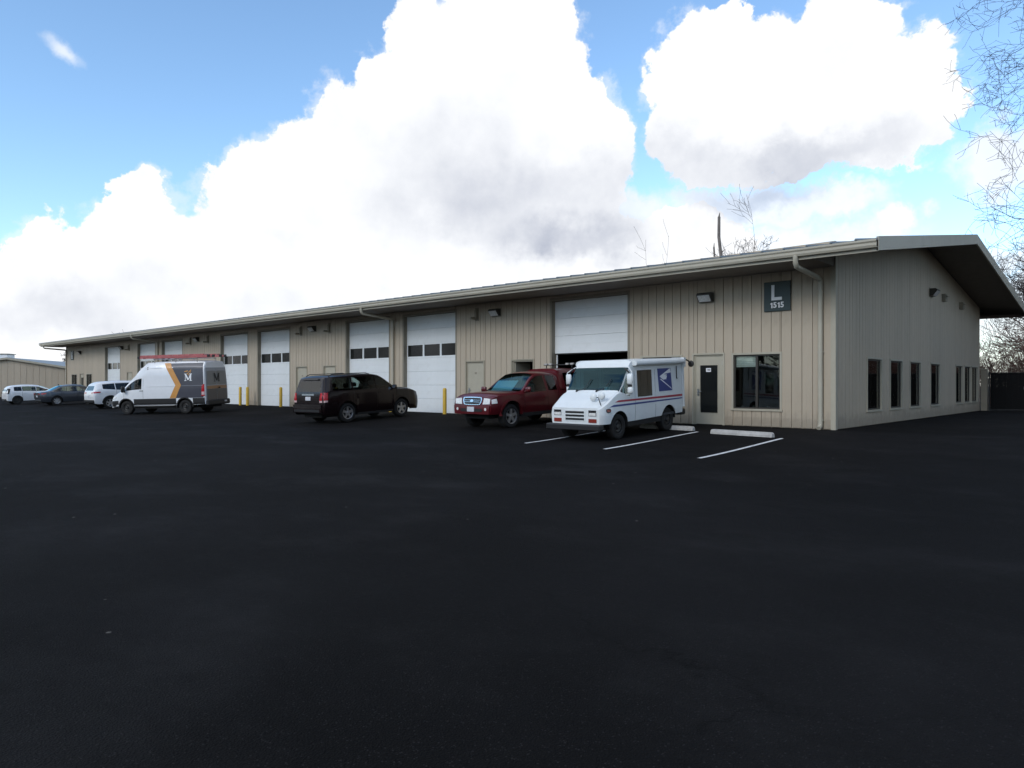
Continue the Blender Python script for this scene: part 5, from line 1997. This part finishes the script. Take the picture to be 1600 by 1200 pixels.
# ------------------------------------------------------------------ three cars at the far left
def small_suv():
    root = place('compact_suv', (-41.8, -4.6), 91, 'white compact sport utility car seen from behind, left of the work van', 'car')
    k = [
        (-2.24, 0.42, 0.76, 0.62, 0.83, 1.10, 0.78, 1.46, 0.60, 1.54),
        (-2.17, 0.34, 0.84, 0.62, 0.90, 1.15, 0.85, 1.50, 0.64, 1.60),
        (-1.95, 0.30, 0.88, 0.62, 0.925, 1.20, 0.89, 1.53, 0.66, 1.65),
        (-1.60, 0.30, 0.88, 0.62, 0.93, 1.17, 0.89, 1.55, 0.66, 1.67),
        (-0.80, 0.30, 0.88, 0.62, 0.93, 1.09, 0.90, 1.58, 0.66, 1.685),
        (0.20, 0.30, 0.88, 0.62, 0.93, 0.99, 0.89, 1.57, 0.64, 1.66),
        (0.50, 0.30, 0.88, 0.62, 0.93, 0.985, 0.89, 1.47, 0.65, 1.55),
        (1.25, 0.30, 0.88, 0.62, 0.925, 0.97, 0.88, 1.02, 0.80, 1.07),
        (1.90, 0.30, 0.86, 0.60, 0.90, 0.88, 0.83, 0.92, 0.72, 0.98),
        (2.24, 0.28, 0.72, 0.55, 0.77, 0.74, 0.69, 0.77, 0.58, 0.81)]
    lf = Loft(k, arches=((1.36, 0.36, 0.40), (-1.33, 0.36, 0.40)), side=((-1.72, -1.00, 'rear_quarter_window'), (-0.955, 0.045, 'side_window'), (0.09, 1.05, 'side_window1')), top=((0.35, 1.2, 'windshield'),),
              low=doors((-0.95, 0.07), (0.07, 1.1)), tail=lambda z: 0.0 if z < 1.0 else (z - 1.0) * 0.45, tail_len=0.7, cap_rear={5: 'rear_window'}, toprows=((None, 0.4), (0.5, 0.9)), pad=(0.03, 0.05))
    lf.emit(root, P_['white'], {'side_window': M['glass_dark'], 'rear_quarter_window': M['glass_dark'], 'rear_window': M['glass_dark'], 'windshield': M['glass_wind']})
    underbody(root, lf, None, 0.80, 0.88, 0.24, 0.45, -2.1, 2.0)
    for x in (1.36, -1.33):
        for s in (1, -1):
            wheel(root, x, s * 0.89, 0.35, 0.22, 'alloy5', 'alloy')
    arch_trim(root, lf, M['black'], 0.06, 0.012)
    for s, face in ((1, 'L'), (-1, 'R')):
        m = MB()
        lf.patch(m, [(-2.2, 0.95), (-1.85, 0.99), (-1.85, 1.06), (-2.2, 1.07)], face, off=0.012, n=4, m=3)
        lf.patch(m, [(s * 0.45, 0.93), (s * 0.80, 0.95), (s * 0.78, 1.06), (s * 0.45, 1.03)], 'B', off=0.014, n=4, m=3)
        m.build('taillight', M['red_lens'], root)
        m = MB()
        lf.patch(m, [(-0.93, 0.31), (0.96, 0.31), (0.96, 0.46), (-0.93, 0.46)], face, off=0.014, n=10, m=2)
        m.build('sill_cladding', M['black'], root)
        for x in (-0.75, 0.22):
            door_handle(root, lf, x, 0.90, face, P_['white'])
        mirror(root, 0.92, s * 0.89, 0.99, P_['white'], 0.2, 0.15)
    m = MB()
    lf.patch(m, [(-0.82, 0.36), (0.82, 0.36), (0.84, 0.56), (-0.84, 0.56)], 'B', off=0.05, n=10, m=3)
    m.build('rear_bumper', M['black'], root, smooth=40)
    m = MB()
    lf.patch(m, [(-0.15, 0.72), (0.15, 0.72), (0.15, 0.85), (-0.15, 0.85)], 'B', off=0.012, n=2, m=2)
    m.build('licence_plate', M['plate'], root)
    seats(root, (0.2, -0.75), 0.55, 0.35, 'seat', 0.6)


def sedan():
    root = place('sedan_car', (-51.85, -4.95), 91, 'dark grey sedan parked between two white cars', 'car')
    k = [
        (-2.30, 0.34, 0.66, 0.58, 0.74, 0.90, 0.68, 0.92, 0.58, 0.945),
        (-2.18, 0.28, 0.78, 0.58, 0.84, 0.95, 0.79, 0.975, 0.68, 1.00),
        (-1.90, 0.26, 0.84, 0.58, 0.89, 0.96, 0.84, 0.99, 0.74, 1.03),
        (-1.62, 0.25, 0.85, 0.58, 0.90, 0.955, 0.85, 1.02, 0.74, 1.08),
        (-0.85, 0.25, 0.85, 0.58, 0.90, 0.94, 0.86, 1.31, 0.58, 1.39),
        (-0.20, 0.25, 0.85, 0.58, 0.90, 0.92, 0.86, 1.36, 0.58, 1.44),
        (0.30, 0.25, 0.85, 0.58, 0.90, 0.91, 0.86, 1.33, 0.58, 1.415),
        (1.25, 0.25, 0.85, 0.58, 0.89, 0.89, 0.85, 0.95, 0.76, 1.0),
        (1.90, 0.25, 0.83, 0.56, 0.87, 0.80, 0.79, 0.83, 0.70, 0.88),
        (2.28, 0.25, 0.66, 0.50, 0.70, 0.62, 0.60, 0.64, 0.50, 0.67)]
    lf = Loft(k, arches=((1.38, 0.33, 0.37), (-1.30, 0.33, 0.37)), side=((-1.45, -1.02, 'rear_quarter_window'), (-0.98, -0.02, 'side_window'), (0.02, 1.0, 'side_window1')), top=((0.35, 1.2, 'windshield'), (-1.58, -0.80, 'rear_window')),
              low=doors((-1.0, 0.0), (0.0, 1.05)), tail=lambda z: max(0, 0.6 - z) * 0.3, toprows=((None, 0.4), (0.5, 0.9)))
    lf.emit(root, P_['grey'], {'side_window': M['glass_car'], 'rear_quarter_window': M['glass_dark'], 'rear_window': M['glass_wind'], 'windshield': M['glass_wind']})
    underbody(root, lf, None, 0.78, 0.85, 0.2, 0.4, -2.1, 2.0)
    for x in (1.38, -1.30):
        for s in (1, -1):
            wheel(root, x, s * 0.86, 0.325, 0.21, 'alloy7', 'alloy')
    for s, face in ((1, 'L'), (-1, 'R')):
        m = MB()
        lf.patch(m, [(-2.22, 0.80), (-1.95, 0.84), (-1.92, 0.91), (-2.22, 0.91)], face, off=0.01, n=4, m=3)
        lf.patch(m, [(s * 0.40, 0.80), (s * 0.70, 0.80), (s * 0.66, 0.90), (s * 0.40, 0.88)], 'B', off=0.012, n=4, m=3)
        m.build('taillight', M['red_lens'], root)
        for x in (-0.85, 0.15):
            door_handle(root, lf, x, 0.84, face, P_['grey'])
        mirror(root, 0.88, s * 0.86, 0.92, P_['grey'], 0.19, 0.13)
    m = MB()
    lf.patch(m, [(-0.6, 0.34), (0.6, 0.34), (0.6, 0.42), (-0.6, 0.42)], 'B', off=0.02, n=6, m=2)
    m.build('bumper_insert', M['steel'], root)
    m = MB()
    lf.patch(m, [(-0.15, 0.62), (0.15, 0.62), (0.15, 0.74), (-0.15, 0.74)], 'B', off=0.012, n=2, m=2)
    m.build('licence_plate', M['plate'], root)
    m = MB()
    m.prism([(-1.02, 1.40), (-0.86, 1.41), (-0.94, 1.50)], 'y', -0.025, 0.025)
    m.build('roof_antenna', P_['grey'], root)
    seats(root, (0.15, -0.75), 0.45, 0.34, 'seat', 0.58)


def hatchback():
    root = place('hatchback_car', (-58.1, -5.95), 90, 'small white hatchback with tall dark tail lamps at the far left', 'car')
    k = [
        (-1.98, 0.34, 0.70, 0.58, 0.77, 0.98, 0.72, 1.20, 0.60, 1.26),
        (-1.92, 0.28, 0.78, 0.58, 0.83, 1.00, 0.79, 1.30, 0.62, 1.37),
        (-1.60, 0.26, 0.82, 0.58, 0.85, 0.99, 0.82, 1.36, 0.60, 1.43),
        (-0.70, 0.26, 0.82, 0.58, 0.855, 0.96, 0.83, 1.39, 0.59, 1.47),
        (0.05, 0.26, 0.82, 0.58, 0.855, 0.93, 0.83, 1.34, 0.57, 1.42),
        (0.40, 0.26, 0.82, 0.58, 0.855, 0.92, 0.82, 1.22, 0.58, 1.31),
        (1.20, 0.26, 0.82, 0.58, 0.85, 0.88, 0.80, 0.94, 0.72, 0.99),
        (1.70, 0.26, 0.78, 0.56, 0.81, 0.76, 0.73, 0.79, 0.64, 0.83),
        (1.98, 0.26, 0.64, 0.50, 0.67, 0.62, 0.58, 0.64, 0.48, 0.67)]
    lf = Loft(k, arches=((1.20, 0.32, 0.36), (-1.30, 0.32, 0.36)), side=((-1.50, -1.00, 'rear_quarter_window'), (-0.96, -0.07, 'side_window'), (-0.03, 0.95, 'side_window1')), top=((0.2, 1.15, 'windshield'),),
              low=doors((-0.98, -0.05), (-0.05, 0.98)), tail=lambda z: 0.0 if z < 0.95 else (z - 0.95) * 0.5, tail_len=0.6, cap_rear={5: 'rear_window'}, toprows=((None, 0.4), (0.5, 0.9)))
    lf.emit(root, P_['white'], {'side_window': M['glass_car'], 'rear_quarter_window': M['glass_dark'], 'rear_window': M['glass_dark'], 'windshield': M['glass_wind']})
    underbody(root, lf, None, 0.74, 0.82, 0.2, 0.4, -1.85, 1.8)
    for x in (1.20, -1.30):
        for s in (1, -1):
            wheel(root, x, s * 0.83, 0.315, 0.2, 'steel', 'alloy_dark')
    for s, face in ((1, 'L'), (-1, 'R')):
        m = MB()
        lf.patch(m, [(-1.94, 0.80), (-1.82, 0.80), (-1.70, 1.18), (-1.84, 1.22)], face, off=0.012, n=3, m=6)
        lf.patch(m, [(s * 0.62, 0.80), (s * 0.76, 0.80), (s * 0.66, 1.2), (s * 0.54, 1.2)], 'B', off=0.014, n=3, m=6)
        m.build('taillight', M['red_lens'] if False else M['glass_grey'], root)
        for x in (-0.8, 0.1):
            door_handle(root, lf, x, 0.86, face, P_['white'])
        mirror(root, 0.80, s * 0.82, 0.93, P_['white'], 0.18, 0.13)
    m = MB()
    lf.patch(m, [(-0.15, 0.66), (0.15, 0.66), (0.15, 0.78), (-0.15, 0.78)], 'B', off=0.012, n=2, m=2)
    m.build('licence_plate', M['plate'], root)
    m = MB()
    lf.patch(m, [(-0.6, 0.30), (0.6, 0.30), (0.62, 0.42), (-0.62, 0.42)], 'B', off=0.02, n=6, m=2)
    m.build('bumper_insert', M['black'], root)
    seats(root, (0.1, -0.75), 0.45, 0.34, 'seat', 0.58)


small_suv()
sedan()
hatchback()


# ================================================================== neighbour building at the far left
def neighbour():
    r_ = empty('neighbor_building', (-82.94, -2.73, 0), R(-35))
    tag(r_, 'low tan metal building with a shallow gable behind the parked cars at far left', 'building')
    yp, zp = 0.0, 4.0
    hw = 22.0
    sl = 0.165

    def zt(y):
        return zp - abs(y - yp) * sl if True else 0
    ya, yb = yp - 18, yp + 10.5
    z0 = 1.2
    m = MB()
    m.prism([(ya, -0.3), (yb, -0.3), (yb, zt(yb)), (yp, zp), (ya, zt(ya))], 'x', -26, -0.03)
    m.build('wall', M['tan_back'], r_)
    pn = MB()
    y = ya
    while y < yb - 0.01:
        y2 = min(y + 0.6, yb)
        pn.prism([(y + 0.012, -0.2), (y2 - 0.012, -0.2), (y2 - 0.012, zt(y2 - 0.012) - 0.01), (y + 0.012, zt(y + 0.012) - 0.01)], 'x', -0.03, 0.0)
        y = y2
    tag(pn.build('siding', M['tan'], r_), kind='stuff')
    m = MB()
    for a, b in ((ya - 0.4, yp), (yp, yb + 0.4)):
        m.prism([(a, zt(a) + 0.01), (b, zt(b) + 0.01), (b, zt(b) + 0.09), (a, zt(a) + 0.09)], 'x', -26.3, 0.25)
    m.build('roof', M['roof'], r_)
    m = MB()
    for a, b in ((ya - 0.4, yp), (yp, yb + 0.4)):
        m.prism([(a, zt(a) - 0.11), (b, zt(b) - 0.11), (b, zt(b) + 0.10), (a, zt(a) + 0.10)], 'x', 0.25, 0.28)
    m.build('rake_board', M['tan_trim'], r_)
    m = MB().cbox(0.0, 0.25, -2.6, -2.3, 2.0, 2.25, 0.03)
    m.build('wall_lamp', M['bronze'], r_)
    u = MB().cbox(-3.2, -1.6, -2.6, -0.7, 3.7, 4.5, 0.05)
    b_ = u.build('rooftop_unit', M['white'], r_)
    MB().cbox(-3.3, -1.5, -2.7, -0.6, 4.5, 4.58, 0.02).build('unit_lid', M['gutter'], b_)


neighbour()


# ================================================================== fence on the right
def fence():
    r_ = empty('screen_fence', (0.14, 20.50, 0))
    tag(r_, 'dark screened chain-link fence running right from the back corner of the warehouse', 'fence')
    x1 = 26.0
    h = 1.84
    n = 11
    for i in range(n + 1):
        x = 0.15 + (x1 - 0.15) * i / n
        me = None
        m = MB().tube([(x, 0, -0.1), (x, 0, h + 0.04)], 0.032, 8)
        m.lathe([(0.04, h + 0.03), (0.03, h + 0.07), (0, h + 0.08)], 8, 'z', (x, 0, 0))
        m.build('fence_post', M['black'], r_)
    for z in (0.06, h):
        MB().tube([(0.15, -0.0, z), (x1, -0.0, z)], 0.022, 6).build('fence_rail', M['black'], r_)
    m = MB()
    x = 0.2
    rnd = random.Random(4)
    while x < x1 - 0.1:
        m.box(x, x + 0.058, 0.012 + rnd.uniform(-.003, .003), 0.018 + rnd.uniform(0, .003), 0.07, h - 0.02)
        x += 0.0595
    s = m.build('fence_slat', pmat('near black privacy slat', (0.0035, 0.004, 0.0045), 0.8, spec=0.2), r_)
    tag(s, kind='stuff')
    # latch hardware about the middle of the visible stretch
    m = MB().box(1.55, 1.75, -0.045, -0.035, 1.10, 1.12).box(1.55, 1.565, -0.045, -0.035, 1.04, 1.18).box(1.735, 1.75, -0.045, -0.035, 1.04, 1.18)
    m.build('gate_latch', M['steel'], r_)


fence()
m = MB().box(-0.13, 0.13, -0.13, 0.13, 0.0, 1.98)
m.cbox(-0.15, 0.15, -0.15, 0.15, 1.981, 2.04, 0.015)
o = m.build('gate_pillar', M['tan_dark'], None, loc=(0.12, 20.32, 0))
tag(o, 'square brown tan pillar between the gable wall and the dark fence', 'pillar')


# ================================================================== bare trees
def grow(mb, rnd, p, d, length, r, depth, sides, bend=0.22, droop=0.0, spread=0.7, minr=0.004, kids=(2, 4), up=0.12):
    """one limb: bent tapered tube, with side branches; recursive"""
    nseg = 5 if depth > 1 else 4
    pts, rs = [Vector(p)], [r]
    q = Vector(p)
    dd = Vector(d).normalized()
    for i in range(nseg):
        dd = (dd + Vector((rnd.gauss(0, bend), rnd.gauss(0, bend), rnd.gauss(0, bend) + up - droop)) * 0.6).normalized()
        q = q + dd * (length / nseg)
        pts.append(q.copy())
        rs.append(max(minr, r * (1 - 0.78 * (i + 1) / nseg)))
    mb.tube(pts, rs, sides if depth > 2 else (4 if depth > 1 else 3), caps=False)
    if depth <= 0:
        return
    nk = rnd.randint(*kids) + (1 if depth > 2 else 0)
    for j in range(nk):
        t = rnd.uniform(0.28, 0.98)
        f = t * nseg
        i = min(int(f), nseg - 1)
        bp = pts[i].lerp(pts[i + 1], f - i)
        base = (pts[i + 1] - pts[i]).normalized()
        ax = Vector((rnd.gauss(0, 1), rnd.gauss(0, 1), rnd.gauss(0, 0.6)))
        ax = (ax - base * ax.dot(base)).normalized()
        nd = (base * (1 - spread * rnd.uniform(0.6, 1.1)) + ax * spread).normalized()
        grow(mb, rnd, bp, nd, length * rnd.uniform(0.45, 0.72), max(minr, rs[i] * 0.58), depth - 1, sides, bend, droop, spread, minr, kids, up)


def bare_tree(name, x, y, h, r, seed, label, group=None, depth=4, mat='bark', lean=(0, 0), spread=0.7, kids=(3, 5), droop=0.0, minr=0.006, trunk_t=0.45, nlimb=9, limb=0.42, z=0.0, limb_dir=None, cat='tree'):
    rnd = random.Random(seed)
    root = empty(name, (x, y, z))
    tag(root, label, cat, group)
    tr = MB()
    pts, rs = [], []
    n = 8
    for i in range(n + 1):
        t = i / n
        pts.append((lean[0] * t * t * h + rnd.gauss(0, 0.012) * h * (t > 0), lean[1] * t * t * h + rnd.gauss(0, 0.012) * h * (t > 0), t * h * 0.8 - 0.2))
        rs.append(r * (1 - 0.86 * t) * (1.25 if i == 0 else 1))
    tr.tube(pts, rs, 10)
    tr.build('trunk', M[mat], root, smooth=60)
    cr = MB()
    for j in range(nlimb):
        t = trunk_t + (1 - trunk_t) * (j + rnd.random() * 0.6) / nlimb
        f = t * n
        i = min(int(f), n - 1)
        bp = Vector(pts[i]).lerp(Vector(pts[i + 1]), f - i)
        a = rnd.uniform(0, 2 * math.pi) if limb_dir is None or rnd.random() > limb_dir[2] else math.atan2(limb_dir[1], limb_dir[0]) + rnd.gauss(0, 0.5)
        d = Vector((math.cos(a), math.sin(a), rnd.uniform(0.25, 0.9)))
        grow(cr, rnd, bp, d, h * limb * rnd.uniform(0.75, 1.15) * (1.1 - 0.25 * (t - trunk_t)), max(0.02, rs[i] * 0.5), depth, 5, 0.26, droop, spread, minr, kids)
    grow(cr, rnd, pts[-1], (0.1, 0.1, 1), h * 0.3, rs[-1], depth - 1, 5, 0.2, droop, spread, minr, kids)
    cr.build('crown', M[mat], root)
    return root


# the large tree at the right edge
bare_tree('bare_tree', 10.1, 28.5, 30, 0.45, 11, 'large bare tree whose drooping twigs reach in from the right edge of the picture', depth=5, kids=(2, 4), droop=0.17, trunk_t=0.20, nlimb=18, limb=0.305, minr=0.0085, limb_dir=(-1.0, -0.75, 0.75))
# tree and snag rising over the roof
bare_tree('bare_tree', -19.9, 38.5, 16.0, 0.17, 5, 'thin bare tree rising behind the roof right of the broken trunk', depth=3, kids=(2, 4), trunk_t=0.62, nlimb=10, limb=0.15, minr=0.012, spread=0.5)


def snag(x, y, h, r, seed, label, group):
    rnd = random.Random(seed)
    root = empty('dead_trunk', (x, y, 0))
    tag(root, label, 'dead tree', group)
    m = MB()
    pts = [(rnd.gauss(0, 0.05), rnd.gauss(0, 0.05), h * i / 9) for i in range(10)]
    pts[7] = (0.10, 0, h * 7 / 9)
    rs = [r * (1 - 0.55 * i / 9) * rnd.uniform(0.9, 1.12) for i in range(10)]
    m.tube(pts, rs, 9)
    m.tube([(pts[9][0], pts[9][1], h - 0.02), (pts[9][0] + 0.06, 0, h + 0.35)], [rs[9] * 0.7, 0.02], 6)
    m.tube([(pts[7][0], 0, h * 0.80), (pts[7][0] + 0.3, 0.1, h * 0.82)], [0.05, 0.02], 5)
    m.build('trunk', M['bark_dead'], root, smooth=60)


snag(-20.76, 34, 15.2, 0.24, 3, 'tall broken bare trunk standing behind the roof', None)
snag(-21.25, 34, 12.75, 0.16, 8, 'short broken stub just left of the tall broken trunk', None)
for x, y, h, s, lab in [(-31.6, 40, 14.5, 21, 'spindly bare treetop just over the roof edge, left one of a pair'), (-30.3, 41, 14.7, 22, 'spindly bare treetop just over the roof edge, right one of a pair'),
                        (-23.6, 43, 14.0, 24, 'spindly bare treetop over the roof closest left of the broken trunk')]:
    bare_tree('bare_tree', x, y, h, 0.10, s, lab, None, depth=2, kids=(2, 3), trunk_t=0.7, nlimb=6, limb=0.13, minr=0.012)

# trees and red-brown brush beyond the fence on the right
for i, (x, y, h, s, r) in enumerate([(3.2, 43, 12, 31, 0.16), (5.6, 46, 14, 32, 0.22), (7.9, 41, 13, 33, 0.20), (10.5, 48, 15, 34, 0.24), (1.4, 50, 13, 35, 0.18), (12.8, 44, 13, 36, 0.2), (8.9, 55, 16, 37, 0.22), (15.5, 47, 14, 38, 0.2), (4.5, 58, 15, 39, 0.2), (-1.5, 54, 13, 40, 0.16)]):
    bare_tree('bare_tree', x, y, h, r, s, 'bare grey tree in the row beyond the dark fence', 'bare trees beyond the fence', depth=3, kids=(4, 5), trunk_t=0.10, nlimb=15, limb=0.36, minr=0.016, spread=0.55)


def brush(name, x, y, w, h, n, seed, label, group, mat='bark_red', z=0.0):
    rnd = random.Random(seed)
    root = empty(name, (x, y, z))
    tag(root, label, 'bush', group)
    m = MB()
    for i in range(n):
        a = rnd.uniform(0, 2 * math.pi)
        rr = w * 0.35 * math.sqrt(rnd.random())
        p = Vector((rr * math.cos(a), rr * math.sin(a), 0))
        d = Vector((math.cos(a) * 0.35, math.sin(a) * 0.35, 1))
        grow(m, rnd, p, d, h * rnd.uniform(0.6, 1.0), 0.022, 2, 4, 0.25, 0.03, 0.6, 0.008, (3, 5))
    m.build('stems', M[mat], root)


for i in range(9):
    brush('bare_shrub', 0.2 + 2.2 * i, 26.0 + (i % 3) * 1.3, 3.2, 3.3 + 0.4 * ((i * 7) % 3), 70, 60 + i, 'red-brown leafless shrub behind the dark fence', 'leafless shrubs behind the fence')

# bare trees beyond the low building at the far left
for i, (x, y, h, s) in enumerate([(-128, 22, 8.6, 71), (-130, 16, 7.0, 72), (-122, 27, 6.4, 73), (-140, 20, 7.2, 74), (-131, 31, 7.6, 75)]):
    bare_tree('bare_tree', x, y, h, 0.2, s, ['broad bare tree showing over the low tan building at far left', 'small bare tree at the left above the low tan building roof', 'bare tree under the far end of the warehouse eave'][0] if i == 0 else 'lesser bare tree beyond the low tan building at far left', None if i == 0 else 'lesser trees beyond the low building', depth=3, kids=(3, 4), trunk_t=0.3, nlimb=9, limb=0.34, minr=0.022, spread=0.65)


# ================================================================== unseen conifers, added to shade the gable wall and darken reflections
def conifer_mesh(seed, h, rad):
    rnd = random.Random(seed)
    c = MB()
    n = 1300
    for i in range(n):
        t = rnd.random() ** 0.8
        z = h * (0.06 + 0.94 * t)
        rmax = rad * (1 - t) ** 0.8 * (0.75 + 0.25 * math.sin(z * 5.1 + seed)) + 0.1
        a = rnd.uniform(0, 2 * math.pi)
        rr = rmax * math.sqrt(rnd.uniform(0.15, 1.0))
        p = Vector((rr * math.cos(a), rr * math.sin(a), z))
        d = Vector((math.cos(a), math.sin(a), -0.35 + rnd.gauss(0, 0.2))).normalized()
        s = d.cross(Vector((0, 0, 1))).normalized()
        ln, wd = rnd.uniform(0.5, 1.1) * (0.5 + rmax / rad), rnd.uniform(0.15, 0.32)
        c.add([p - s * wd, p + d * ln * 0.6 - s * wd * 0.8 + Vector((0, 0, 0.06)), p + d * ln, p + d * ln * 0.6 + s * wd * 0.8 + Vector((0, 0, 0.06)), p + s * wd], [(0, 1, 2, 3, 4)])
    return c.mesh('crown', pmat('conifer foliage', (0.030, 0.044, 0.024), 0.85, var=0.4, vscale=0.8))


def conifers():
    protos = []
    for s, h, r_ in ((1, 17, 3.4), (2, 20, 3.8), (3, 14, 3.2)):
        root = empty('shading_conifer', (0, 0, 0))
        tag(root, 'dense dark conifer out of view, added to shade the gable and darken reflections', 'tree', 'added conifers out of view')
        link('crown', conifer_mesh(s, h, r_), root)
        MB().tube([(0, 0, -0.2), (0, 0, h * 0.5), (0, 0, h * 0.9)], [0.28, 0.17, 0.03], 8).build('trunk', M['bark'], root)
        protos.append(root)
    rnd = random.Random(9)
    spots = [(29 + rnd.uniform(-1, 1), 19 - 5.2 * i) for i in range(9)] + [] + [(-160 + 4.9 * i, -60 + rnd.uniform(-3, 3)) for i in range(40)]
    for i, (x, y) in enumerate(spots):
        o = protos[i] if i < 3 else copy_tree(protos[i % 3])
        o.location = (x, y, gz(y))
        o.rotation_euler = (0, 0, rnd.uniform(0, 6.28))
        o.scale = (1, 1, rnd.uniform(0.85, 1.1) * (1.2 if i < 9 else 1))


conifers()
